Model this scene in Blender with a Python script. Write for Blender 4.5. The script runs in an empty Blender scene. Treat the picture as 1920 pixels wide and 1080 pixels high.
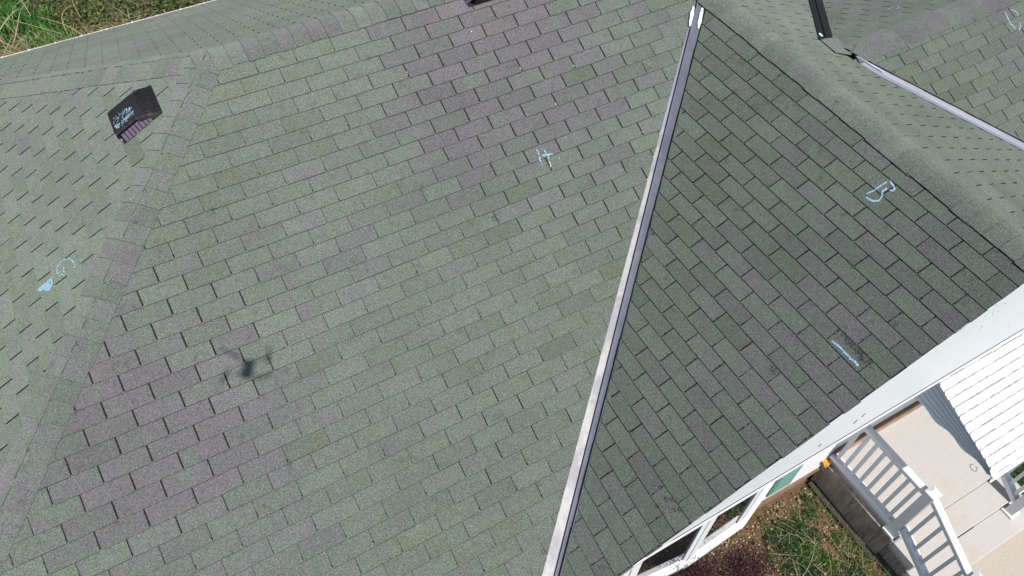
import bpy, bmesh, math, random
from mathutils import Vector, Matrix, noise as mnoise
random.seed(7)
IN = 0.0254
GZ = 150.0                      # local heights are inches, the ground is at -150
def V(x, y, z): return Vector((x*IN, y*IN, (z+GZ)*IN))
scene = bpy.context.scene
COL = scene.collection

# ------------------------------------------------------------------ camera
CAM = (-100.50, -119.25, 188.86)
cam_d = bpy.data.cameras.new('camera'); cam = bpy.data.objects.new('camera', cam_d); COL.objects.link(cam)
cam_d.sensor_width = 36.0; cam_d.lens = 36.0*1454.26/1920.0
cam_d.clip_start = 0.02; cam_d.clip_end = 400
RX = Vector((0.87432, -0.48519, 0.01257)); RY = Vector((-0.37893, -0.69856, -0.60699)); RZ = Vector((0.30328, 0.52594, -0.79461))
m = Matrix((( RX.x, -RY.x, -RZ.x), (RX.y, -RY.y, -RZ.y), (RX.z, -RY.z, -RZ.z))).to_4x4()
m.translation = V(*CAM); cam.matrix_world = m
scene.camera = cam

# ------------------------------------------------------------------ light
SUN = Vector((5.8, -133.2, 183.9)).normalized()
elev = math.asin(SUN.z); az = math.atan2(SUN.x, SUN.y)
world = bpy.data.worlds.new('World'); scene.world = world; world.use_nodes = True
wn = world.node_tree; bg = wn.nodes['Background']
sky = wn.nodes.new('ShaderNodeTexSky'); sky.sky_type = 'NISHITA'; sky.sun_disc = False
sky.sun_elevation = elev; sky.sun_rotation = az
wn.links.new(sky.outputs[0], bg.inputs[0]); bg.inputs[1].default_value = 0.075
sd = bpy.data.lights.new('sun', 'SUN'); sd.energy = 3.9; sd.angle = math.radians(0.53); sd.color = (1.0, 0.965, 0.91)
sun = bpy.data.objects.new('sun', sd); COL.objects.link(sun)
sun.rotation_euler = (-SUN).to_track_quat('-Z', 'Y').to_euler(); sun.location = (0, -5, 12)
scene.view_settings.view_transform = 'Standard'; scene.view_settings.look = 'None'
scene.view_settings.exposure = 0.52; scene.view_settings.gamma = 1.0

# ------------------------------------------------------------------ helpers
def tag(o, label=None, cat=None, group=None, kind=None):
    if label: o['label'] = label
    if cat: o['category'] = cat
    if group: o['group'] = group
    if kind: o['kind'] = kind
    return o
def empty(name, loc):
    o = bpy.data.objects.new(name, None); COL.objects.link(o); o.location = V(*loc); o.empty_display_size = 0.1
    return o
class MB:
    def __init__(s): s.v = []; s.f = []; s.c = []
    def face(s, pts, col=(0.5, 0.5, 0.5, 1)):
        n = len(s.v); s.v += [tuple(p) for p in pts]; s.f.append(tuple(range(n, n+len(pts)))); s.c.append(col)
    def box(s, x0, x1, y0, y1, z0, z1, col=(.5, .5, .5, 1)):
        P = [V(x, y, z) for z in (z0, z1) for y in (y0, y1) for x in (x0, x1)]
        for q in ((0, 2, 3, 1), (4, 5, 7, 6), (0, 1, 5, 4), (2, 6, 7, 3), (0, 4, 6, 2), (1, 3, 7, 5)):
            s.face([P[i] for i in q], col)
    def hexa(s, b, t, col=(.5, .5, .5, 1)):      # b, t: four bottom and four top points, ccw
        s.face(b[::-1], col); s.face(t, col)
        for i in range(4):
            j = (i+1) % 4; s.face([b[i], b[j], t[j], t[i]], col)
    def bar(s, a, b, w, h, up=Vector((0, 0, 1)), col=(.5, .5, .5, 1)):
        d = (b-a).normalized(); r = d.cross(up)
        if r.length < 1e-4: r = Vector((1, 0, 0))
        r.normalize(); u = r.cross(d).normalized()
        r = r*w*IN/2; u = u*h*IN/2
        s.hexa([a-r-u, a+r-u, b+r-u, b-r-u], [a-r+u, a+r+u, b+r+u, b-r+u], col)
    def tube(s, pts, rads, n=6, col=(.5, .5, .5, 1)):
        rings = []
        for i, p in enumerate(pts):
            d = (pts[min(i+1, len(pts)-1)]-pts[max(i-1, 0)]).normalized()
            a = d.orthogonal().normalized(); b = d.cross(a)
            rings.append([p+(a*math.cos(2*math.pi*k/n)+b*math.sin(2*math.pi*k/n))*rads[i] for k in range(n)])
        for i in range(len(rings)-1):
            for k in range(n):
                s.face([rings[i][k], rings[i][(k+1) % n], rings[i+1][(k+1) % n], rings[i+1][k]], col)
        s.face(rings[0][::-1], col); s.face(rings[-1], col)
    def prism(s, poly, lo, hi, fn, col=(.5, .5, .5, 1)):   # poly of 2-D points, fn(p, t) -> 3-D
        s.face([fn(p, lo) for p in poly][::-1], col); s.face([fn(p, hi) for p in poly], col)
        for i in range(len(poly)):
            j = (i+1) % len(poly); s.face([fn(poly[i], lo), fn(poly[j], lo), fn(poly[j], hi), fn(poly[i], hi)], col)
    def build(s, name, mat, parent=None, weld=False, bevel=0, smooth=False, fixn=True):
        me = bpy.data.meshes.new(name)
        off = parent.matrix_world.translation if False else None
        me.from_pydata(s.v, [], s.f)
        ca = me.color_attributes.new('tint', 'FLOAT_COLOR', 'CORNER')
        buf = []
        for f, c in zip(s.f, s.c): buf += list(c)*len(f)
        ca.data.foreach_set('color', buf)
        if weld or bevel or fixn:
            bm = bmesh.new(); bm.from_mesh(me)
            if weld or bevel: bmesh.ops.remove_doubles(bm, verts=bm.verts, dist=1e-5)
            if fixn and (weld or bevel): bmesh.ops.recalc_face_normals(bm, faces=bm.faces)
            bm.to_mesh(me); bm.free()
        if smooth:
            for p in me.polygons: p.use_smooth = True
        o = bpy.data.objects.new(name, me); COL.objects.link(o)
        me.materials.append(mat)
        if parent:
            o.parent = parent
            base = Vector((0, 0, 0)); q = parent
            while q: base += q.location; q = q.parent
            o.location = (0, 0, 0)
            me.transform(Matrix.Translation(-base))
        else:
            # origin at the middle of the base
            xs = [v.co.x for v in me.vertices]; ys = [v.co.y for v in me.vertices]; zs = [v.co.z for v in me.vertices]
            c = Vector(((min(xs)+max(xs))/2, (min(ys)+max(ys))/2, min(zs)))
            me.transform(Matrix.Translation(-c)); o.location = c
        if bevel:
            b = o.modifiers.new('bevel', 'BEVEL'); b.width = bevel*IN; b.segments = 2; b.limit_method = 'ANGLE'; b.angle_limit = math.radians(40)
        return o

# ------------------------------------------------------------------ materials
def mat(name):
    m_ = bpy.data.materials.new(name); m_.use_nodes = True
    nt = m_.node_tree; return m_, nt, nt.nodes['Principled BSDF']
def N(nt, t, **kw):
    n = nt.nodes.new(t)
    for k, v in kw.items(): setattr(n, k, v)
    return n
def L(nt, a, b): nt.links.new(a, b)
def noise_n(nt, vec, scale, detail=2, rough=0.5, dim='3D'):
    n = N(nt, 'ShaderNodeTexNoise', noise_dimensions=dim); n.inputs['Scale'].default_value = scale
    n.inputs['Detail'].default_value = detail; n.inputs['Roughness'].default_value = rough
    if vec is not None: L(nt, vec, n.inputs['Vector'])
    return n
def ramp(nt, fac, stops, interp='LINEAR'):
    r = N(nt, 'ShaderNodeValToRGB'); r.color_ramp.interpolation = interp
    el = r.color_ramp.elements
    while len(el) < len(stops): el.new(0.5)
    for e, (p, c) in zip(el, stops):
        e.position = p; e.color = c if len(c) == 4 else (*c, 1)
    L(nt, fac, r.inputs[0]); return r
def mixc(nt, fac, a, b, mode='MIX'):
    x = N(nt, 'ShaderNodeMix', data_type='RGBA', blend_type=mode)
    for sock, val in ((x.inputs[0], fac), (x.inputs[6], a), (x.inputs[7], b)):
        if isinstance(val, (int, float)): sock.default_value = val
        elif isinstance(val, tuple): sock.default_value = val if len(val) == 4 else (*val, 1)
        else: L(nt, val, sock)
    return x.outputs[2]
def math_n(nt, op, a, b=0.0, c=None):
    x = N(nt, 'ShaderNodeMath', operation=op)
    for i, val in enumerate((a, b) if c is None else (a, b, c)):
        if isinstance(val, (int, float)): x.inputs[i].default_value = val
        else: L(nt, val, x.inputs[i])
    return x.outputs[0]
def bump(nt, bs, h, strength, dist):
    b = N(nt, 'ShaderNodeBump'); b.inputs['Strength'].default_value = strength; b.inputs['Distance'].default_value = dist
    L(nt, h, b.inputs['Height']); L(nt, b.outputs[0], bs.inputs['Normal'])

GREEN = (0.117, 0.140, 0.118); VIOLET = (0.126, 0.122, 0.129); MOSS = (0.117, 0.130, 0.098)
def shingle_mat():
    m_, nt, bs = mat('shingle granules')
    geo = N(nt, 'ShaderNodeNewGeometry'); pos = geo.outputs['Position']
    at = N(nt, 'ShaderNodeAttribute'); at.attribute_name = 'tint'
    sep = N(nt, 'ShaderNodeSeparateColor'); L(nt, at.outputs['Color'], sep.inputs[0])
    # coordinates shifted per tab so that patches stop at tab edges
    sh = N(nt, 'ShaderNodeVectorMath', operation='MULTIPLY_ADD'); L(nt, at.outputs['Color'], sh.inputs[0])
    sh.inputs[1].default_value = (0, 0, 0)
    cb = N(nt, 'ShaderNodeCombineXYZ'); L(nt, math_n(nt, 'MULTIPLY', sep.outputs[2], 37.0), cb.inputs[2])
    ad = N(nt, 'ShaderNodeVectorMath', operation='ADD'); L(nt, pos, ad.inputs[0]); L(nt, cb.outputs[0], ad.inputs[1])
    n1 = noise_n(nt, ad.outputs[0], 7.0, 3, 0.55)
    hue = math_n(nt, 'ADD', sep.outputs[0], math_n(nt, 'MULTIPLY', math_n(nt, 'SUBTRACT', n1.outputs[0], 0.5), 1.25))
    c1 = ramp(nt, hue, [(0.0, MOSS), (0.30, GREEN), (0.52, (0.122, 0.134, 0.122)), (0.80, VIOLET), (1.0, (0.134, 0.121, 0.128))])
    # individual granules
    g1 = noise_n(nt, pos, 190.0, 2, 0.9); g2 = noise_n(nt, pos, 95.0, 2, 0.8)
    gr = math_n(nt, 'ADD', math_n(nt, 'MULTIPLY', g1.outputs[0], 0.75), math_n(nt, 'MULTIPLY', g2.outputs[0], 0.45))
    gl = ramp(nt, gr, [(0.38, (0.36, 0.36, 0.37)), (0.55, (0.88, 0.88, 0.88)), (0.64, (1.12, 1.12, 1.12)), (0.80, (2.0, 2.0, 2.0))])
    g3 = noise_n(nt, pos, 150.0, 1, 0.6)
    gc = ramp(nt, g3.outputs['Color'], [(0.3, (0.86, 1.10, 0.84)), (0.5, (1, 1, 1)), (0.7, (1.12, 0.90, 1.12))])
    c2 = mixc(nt, 1.0, c1.outputs[0], gl.outputs[0], 'MULTIPLY'); c3 = mixc(nt, 0.75, c2, mixc(nt, 1.0, c2, gc.outputs[0], 'MULTIPLY'))
    # weathering: grime blotches with a shape of their own
    w1 = noise_n(nt, pos, 1.7, 5, 0.65)
    wr = ramp(nt, w1.outputs[0], [(0.30, (0.93, 0.93, 0.93)), (0.5, (1, 1, 1)), (0.72, (1.05, 1.05, 1.04))])
    c4 = mixc(nt, 1.0, c3, wr.outputs[0], 'MULTIPLY')
    w2 = noise_n(nt, pos, 9.0, 4, 0.7)
    wr2 = ramp(nt, w2.outputs[0], [(0.26, (0.62, 0.60, 0.58)), (0.40, (1, 1, 1)), (1, (1, 1, 1))])
    c4 = mixc(nt, 0.8, c4, wr2.outputs[0], 'MULTIPLY')
    br = N(nt, 'ShaderNodeCombineColor'); 
    for i in range(3): L(nt, sep.outputs[1], br.inputs[i])
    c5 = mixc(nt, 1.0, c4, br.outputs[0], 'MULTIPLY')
    L(nt, c5, bs.inputs['Base Color']); bs.inputs['Roughness'].default_value = 0.93
    bs.inputs['Specular IOR Level'].default_value = 0.08
    bs.inputs['Diffuse Roughness'].default_value = 0.9
    bs.inputs['Sheen Weight'].default_value = 0.05; bs.inputs['Sheen Roughness'].default_value = 0.45
    bs.inputs['Sheen Tint'].default_value = (0.85, 0.95, 0.86, 1)
    bump(nt, bs, gr, 0.55, 0.004)
    return m_
def flat(name, c, rough=0.6, var=0.06, scale=6.0, metal=0.0, spec=0.4, attr=False, bump_s=0.0, bump_scale=60):
    m_, nt, bs = mat(name)
    geo = N(nt, 'ShaderNodeNewGeometry'); n = noise_n(nt, geo.outputs['Position'], scale, 4, 0.6)
    r = ramp(nt, n.outputs[0], [(0.3, tuple(v*(1-var) for v in c)), (0.7, tuple(min(1, v*(1+var)) for v in c))])
    o = r.outputs[0]
    if attr:
        at = N(nt, 'ShaderNodeAttribute'); at.attribute_name = 'tint'
        o = mixc(nt, 1.0, o, at.outputs['Color'], 'MULTIPLY')
    L(nt, o, bs.inputs['Base Color']); bs.inputs['Roughness'].default_value = rough
    bs.inputs['Metallic'].default_value = metal; bs.inputs['Specular IOR Level'].default_value = spec
    if bump_s:
        n2 = noise_n(nt, geo.outputs['Position'], bump_scale, 3, 0.6); bump(nt, bs, n2.outputs[0], bump_s, 0.003)
    return m_
def blotch(name, base, spots, rough=0.7, spec=0.3, metal=0.0, bump_s=0.0, bump_scale=80):
    """base colour with several layers of noise spots: (scale, lo, hi, colour, strength, stretch)"""
    m_, nt, bs = mat(name)
    geo = N(nt, 'ShaderNodeNewGeometry'); o = None
    for i, (sc, lo, hi, c, st, stretch) in enumerate(spots):
        mp = N(nt, 'ShaderNodeMapping'); mp.inputs['Scale'].default_value = stretch; mp.inputs['Location'].default_value = (i*3.1, i*1.7, 0)
        L(nt, geo.outputs['Position'], mp.inputs[0])
        n = noise_n(nt, mp.outputs[0], sc, 5, 0.68)
        r = ramp(nt, n.outputs[0], [(lo, (0, 0, 0)), (hi, (st, st, st))])
        o = mixc(nt, r.outputs[0], base if o is None else o, c)
    L(nt, o, bs.inputs['Base Color']); bs.inputs['Roughness'].default_value = rough
    bs.inputs['Specular IOR Level'].default_value = spec; bs.inputs['Metallic'].default_value = metal
    if bump_s:
        n2 = noise_n(nt, geo.outputs['Position'], bump_scale, 3, 0.7); bump(nt, bs, n2.outputs[0], bump_s, 0.004)
    return m_
def leafy(name, rough=0.6):
    m_, nt, bs = mat(name)
    at = N(nt, 'ShaderNodeAttribute'); at.attribute_name = 'tint'
    L(nt, at.outputs['Color'], bs.inputs['Base Color']); bs.inputs['Roughness'].default_value = rough
    bs.inputs['Specular IOR Level'].default_value = 0.25
    return m_
ONE = (1, 1, 1)
SH = shingle_mat()
M_ASPH = flat('asphalt edge and shade', (0.006, 0.006, 0.006), 0.85, 0.3, 40, spec=0.15)  # black asphalt edges, also the strips that paint edge shade
M_VAL = blotch('weathered shaded steel', (0.165, 0.168, 0.212), [(3.0, 0.42, 0.62, (0.12, 0.123, 0.165), 0.8, ONE), (11.0, 0.55, 0.7, (0.21, 0.205, 0.25), 0.6, ONE), (60.0, 0.60, 0.75, (0.12, 0.115, 0.14), 0.35, ONE)], 0.6, 0.3, 0.1)  # darker steel copy: shade of the right valley half put into the colour
M_VALM = blotch('grey galvanised steel', (0.29, 0.285, 0.345), [(3.0, 0.42, 0.62, (0.25, 0.25, 0.31), 0.8, ONE), (13.0, 0.55, 0.7, (0.34, 0.325, 0.36), 0.6, ONE)], 0.6, 0.3, 0.1)
M_RIBSHADE = flat('rib shade', (0.045, 0.045, 0.07), 0.8, .3, 20)  # dark colour paints the shade on the rib's sunless side
M_VALW = blotch('chalky worn steel', (0.245, 0.242, 0.262), [(3.6, 0.46, 0.56, (0.36, 0.35, 0.345), 0.95, (1, 1, .4)), (9.0, 0.54, 0.64, (0.29, 0.28, 0.31), 0.75, ONE), (60.0, 0.60, 0.75, (0.32, 0.30, 0.33), 0.4, ONE)], 0.6, 0.4, 0.15)
M_VALD = blotch('dark brown steel', (0.007, 0.006, 0.008), [(9.0, 0.5, 0.7, (0.014, 0.012, 0.014), 0.8, ONE)], 0.6, 0.25, 0.0)
M_CHALK = flat('chalk', (0.42, 0.66, 0.82), 0.95, 0.12, 90, spec=0.1)
M_PAINTMARK = flat('thick chalk dab', (0.78, 0.92, 0.95), 0.9, 0.05, 60, spec=0.1)
M_WHITE = flat('white aluminium trim', (0.60, 0.63, 0.67), 0.45, 0.02, 3, spec=0.4)
M_VINYL = flat('white vinyl', (0.72, 0.73, 0.76), 0.4, 0.02, 3, spec=0.4)
M_AWN = blotch('white awning paint', (0.74, 0.74, 0.76), [(2.5, 0.50, 0.64, (0.62, 0.58, 0.58), 0.8, (1, 9, 9)), (20.0, 0.54, 0.62, (0.34, 0.30, 0.31), 0.85, (1, 4, 4)), (75.0, 0.59, 0.66, (0.08, 0.07, 0.07), 0.95, (1, 2.2, 2.2))], 0.45, 0.4)
M_AWNS = blotch('shaded awning side', (0.60, 0.66, 0.75), [(60.0, 0.70, 0.76, (0.1, 0.09, 0.1), 0.8, ONE)], 0.5, 0.4)  # blue-grey base paints the shade on the awning side
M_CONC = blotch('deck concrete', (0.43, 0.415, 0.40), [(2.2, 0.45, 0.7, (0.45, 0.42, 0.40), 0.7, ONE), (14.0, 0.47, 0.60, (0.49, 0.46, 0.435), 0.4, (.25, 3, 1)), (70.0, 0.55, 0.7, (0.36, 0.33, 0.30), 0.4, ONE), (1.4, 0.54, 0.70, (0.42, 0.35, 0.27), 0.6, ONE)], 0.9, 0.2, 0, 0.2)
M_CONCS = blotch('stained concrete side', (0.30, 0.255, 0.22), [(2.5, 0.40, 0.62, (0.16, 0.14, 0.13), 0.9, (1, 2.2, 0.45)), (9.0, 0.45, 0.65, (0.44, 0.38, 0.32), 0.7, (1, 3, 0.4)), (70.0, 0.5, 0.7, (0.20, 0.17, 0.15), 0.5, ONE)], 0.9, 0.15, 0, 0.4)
M_WALK = blotch('exposed aggregate walkway', (0.37, 0.33, 0.28), [(70.0, 0.42, 0.56, (0.46, 0.42, 0.36), 0.9, ONE), (110.0, 0.60, 0.68, (0.22, 0.16, 0.11), 0.8, ONE), (3.0, 0.5, 0.7, (0.42, 0.36, 0.29), 0.5, ONE)], 0.95, 0.15, 0, 0.5)
M_BROWN = flat('brown painted ledge', (0.16, 0.10, 0.07), 0.8, 0.3, 12)
M_SOIL = blotch('garden soil', (0.10, 0.062, 0.036), [(3.0, 0.42, 0.62, (0.15, 0.095, 0.054), 0.9, ONE), (14.0, 0.5, 0.66, (0.10, 0.06, 0.035), 0.8, ONE), (50.0, 0.52, 0.68, (0.22, 0.15, 0.09), 0.6, ONE), (90.0, 0.68, 0.74, (0.42, 0.34, 0.27), 0.8, ONE)], 0.95, 0.1, 0, 0.9, 50)
M_LAWN = blotch('rough ground', (0.05, 0.075, 0.025), [(2.2, 0.42, 0.62, (0.085, 0.09, 0.035), 0.8, ONE), (12.0, 0.5, 0.68, (0.03, 0.045, 0.015), 0.8, ONE), (40, 0.55, 0.7, (0.13, 0.11, 0.05), 0.6, ONE)], 0.95, 0.1, 0, 1.0, 40)
M_TEAL = flat('teal shutter paint', (0.135, 0.27, 0.235), 0.5, 0.04, 20)
M_PLAS = blotch('black vent plastic', (0.013, 0.012, 0.015), [(25.0, 0.48, 0.66, (0.075, 0.065, 0.058), 0.5, (1, 5, 1)), (110.0, 0.60, 0.70, (0.12, 0.10, 0.085), 0.5, ONE)], 0.5, 0.22)
M_GRIL = flat('vent grille', (0.10, 0.075, 0.115), 0.5, 0.2, 60)
M_GLASS, nt_, bs_ = mat('window glass')
bs_.inputs['Base Color'].default_value = (0.012, 0.014, 0.016, 1); bs_.inputs['Roughness'].default_value = 0.02; bs_.inputs['IOR'].default_value = 1.55
M_DARK = flat('dark opening', (0.006, 0.006, 0.007), 0.8, 0.1, 10)
M_DRONE = flat('grey drone shell', (0.30, 0.31, 0.33), 0.5, 0.05, 20)
M_BLACK = flat('black plastic', (0.02, 0.02, 0.02), 0.4, 0.1, 20)
M_FOL = leafy('foliage'); M_STALK = leafy('dry stalks', 0.8)
M_LEAF = flat('dry orange leaf', (0.75, 0.36, 0.07), 0.7, 0.35, 60)
M_GUT = blotch('painted gutter edge', (0.62, 0.55, 0.50), [(20.0, 0.5, 0.64, (0.35, 0.24, 0.16), 0.8, (1, 1, 1))], 0.6)
M_DECKING = flat('roof underlay', (0.012, 0.011, 0.012), 0.95, 0.3, 30)

# ------------------------------------------------------------------ roof planes (heights in inches over plan x, y)
TM = 0.49826
RIDGE_Y = 94.4; TU_Y = 32.3; RS_X = 84.3
PL = {
 'M': (lambda x, y: TM*y, (1, 0), (0, 1), TM),
 'T': (lambda x, y: TM*y, (1, 0), (0, 1), TM),
 'N': (lambda x, y: TM*(2*RIDGE_Y-y), (1, 0), (0, -1), TM),
 'U': (lambda x, y: TM*(2*TU_Y-y), (1, 0), (0, -1), TM),
 'R': (lambda x, y: 0.49895*x-6.434, (0, -1), (1, 0), 0.49895),
 'L': (lambda x, y: 0.50244*x+89.18, (0, -1), (1, 0), 0.50244),
 'S': (lambda x, y: 77.11-0.49016*x, (0, -1), (-1, 0), 0.49016),
}
def nrm(p):
    f, c, u, t = PL[p]; n = Vector((-u[0]*t, -u[1]*t, 1.0)); n.normalize(); return n
def on(p, x, y, h=0.0):
    f = PL[p][0]; n = nrm(p); z = f(x, y)
    return V(x+n.x*h, y+n.y*h, z+n.z*h)
WARPS = {"M": {"a0": -10.29, "j0": -2.96, "c": [-61.484, 119.106, -0.018, -1.809, -1.382, -0.359, 0.474, -2.005, -0.171, -0.184], "u": [14.448, -0.366, -97.367, 0.644, 1.78, 0.087, -0.419, -2.786, -0.726, -3.408], "t": 0.49826388014489337, "off": 0.0, "rng": [-29, 11, -20, 13]}, "R": {"a0": 4.41, "j0": 3.13, "c": [37.26, 119.023, 0.13, 1.477, 0.485, -0.483, 2.558, -4.694, 5.247, -1.452], "u": [27.991, 2.115, -99.254, 0.685, -4.348, 2.85, -2.661, 4.784, -10.832, 0.65], "t": 0.49895347125477163, "off": -6.434189282930787, "rng": [-11, 10, -9, 19]}, "L": {"a0": 8.66, "j0": -0.55, "c": [-89.079, 121.272, 0.572, 0.365, -2.173, -0.4, -1.699, -0.862, 6.846, 4.178], "u": [-156.403, 1.821, -98.283, 1.533, -3.685, 1.089, -3.442, -5.539, 17.339, -12.782], "t": 0.502441058569688, "off": 89.17893745770455, "rng": [0, 19, -10, 6]}, "T": {"a0": -0.37, "j0": 3.52, "c": [176.016, 121.382, 2.418, 13.246, -1.075, 2.353, 19.258, 28.192, -18.517, 4.217], "u": [15.388, 2.051, -102.281, 9.588, -4.878, -0.208, 1.489, 51.809, -4.411, 31.642], "t": 0.49826388014489337, "off": 0.0, "rng": [-6, 5, 0, 9]}, "S": {"a0": -0.64, "j0": 5.72, "c": [-2.251, 120.654, -5.741, 4.249, 0.338, 2.019, -5.97, 5.247, 6.455, -4.563], "u": [-133.048, -0.815, -106.528, 9.994, -3.612, -4.484, -2.203, 14.315, 2.434, -1.597], "t": 0.4901564989558083, "off": 77.11077500374591, "rng": [-11, 7, 0, 16]}}
EX = 4.948
def lat(p, a, j):
    """shingle lattice (half tabs, courses) -> distances along the course and up the slope"""
    if p in WARPS:
        w = WARPS[p]; r = w['rng']
        ac = min(max(a, r[0]-1), r[1]+1); jc = min(max(j, r[2]-1), r[3]+1)
        A = (ac-w['a0'])/20; J = (jc-w['j0'])/20
        X = (1, A, J, A*A, A*J, J*J, A**3, A*A*J, A*J*J, J**3)
        return (sum(q*b for q, b in zip(w['c'], X))+(a-ac)*6.0, sum(q*b for q, b in zip(w['u'], X))-(j-jc)*EX)
    if p == 'N':   # s = slope distance below the ridge
        return (-95.3+5.93*a, -(RIDGE_Y)*1.0/math.cos(math.atan(TM))*0 + (-(24.0+4.63*j)))
    if p == 'U':
        return (182.0+6.55*a, -(37.6+5.15*j))
def plan(p, a, j):
    c, u = lat(p, a, j)
    f, (cx, cy), (ux, uy), t = PL[p]; k = math.cos(math.atan(t))
    if p == 'N': return (c, RIDGE_Y - u*k)
    if p == 'U': return (c, TU_Y - u*k)
    return (cx*c+ux*u*k, cy*c+uy*u*k)
def clip(poly, reg):
    """Sutherland-Hodgman against a convex ccw region; points carry a third value"""
    for i in range(len(reg)):
        (x0, y0), (x1, y1) = reg[i], reg[(i+1) % len(reg)]
        def side(p): return (x1-x0)*(p[1]-y0)-(y1-y0)*(p[0]-x0)
        out = []
        for k in range(len(poly)):
            a, b = poly[k], poly[(k+1) % len(poly)]; sa, sb = side(a), side(b)
            if sa >= 0: out.append(a)
            if sa*sb < 0:
                t = sa/(sa-sb); out.append(tuple(a[q]+(b[q]-a[q])*t for q in range(3)))
        poly = out
        if len(poly) < 3: return []
    return poly
def ccw(r):
    s = sum(r[i][0]*r[(i+1) % len(r)][1]-r[(i+1) % len(r)][0]*r[i][1] for i in range(len(r)))
    return r if s > 0 else r[::-1]
def fract(x): return x-math.floor(x)
def pn(x, y, s, seed=0.0): return mnoise.noise(Vector((x*s+seed, y*s-seed*0.7, seed)))
ROOF = {
 'M': [[(-244.9, -68), (-60.6, -68), (78.5, 65.2), (84.0, 71.6), (65.0, 91.6), (-86.7, 91.6)]],
 'R': [[(-55.3, -77), (81.4, -77), (81.4, 61.9), (78.4, 59), (-55.3, -69.6)]],
 'L': [[(-83.9, 94.4), (-246, -69), (-246, 257.5)]],
 'N': [[(-86.7, 97.2), (65, 97.2), (222, 257), (-246, 257)]],
 'S': [[(87.2, -77), (222, -77), (222, -71), (118.3, 31), (87.2, 31)], [(118.0, 31), (133.5, 15.8), (126.5, 31)], [(87.2, 31), (111.2, 31), (166, 85.9), (175, 95), (87.2, 95)], [(111.0, 30.9), (118.3, 31), (119.9, 39.7)], [(87.2, 95.01), (175, 95.01), (222, 142), (222, 252), (65, 96)], [(84.3, 72), (87.19, 72), (87.19, 95), (64, 95)]],
 'T': [[(130.8, 29.5), (262, 29.5), (262, -68), (229.9, -68)]],
 'U': [[(129.5, 35), (262, 35), (262, 129), (220, 129), (139.1, 48.9)]],
}
RANGE = {'M': (-34, 28, -21, 16), 'R': (-28, 16, -11, 26), 'L': (-32, 34, -13, 24), 'N': (-28, 56, -6, 36),
         'S': (-46, 22, -9, 32), 'T': (-14, 18, -5, 22), 'U': (-12, 16, -8, 14)}
HUE = {'M': 0.50, 'R': 0.44, 'L': 0.42, 'N': 0.44, 'S': 0.44, 'T': 0.46, 'U': 0.44}
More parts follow.
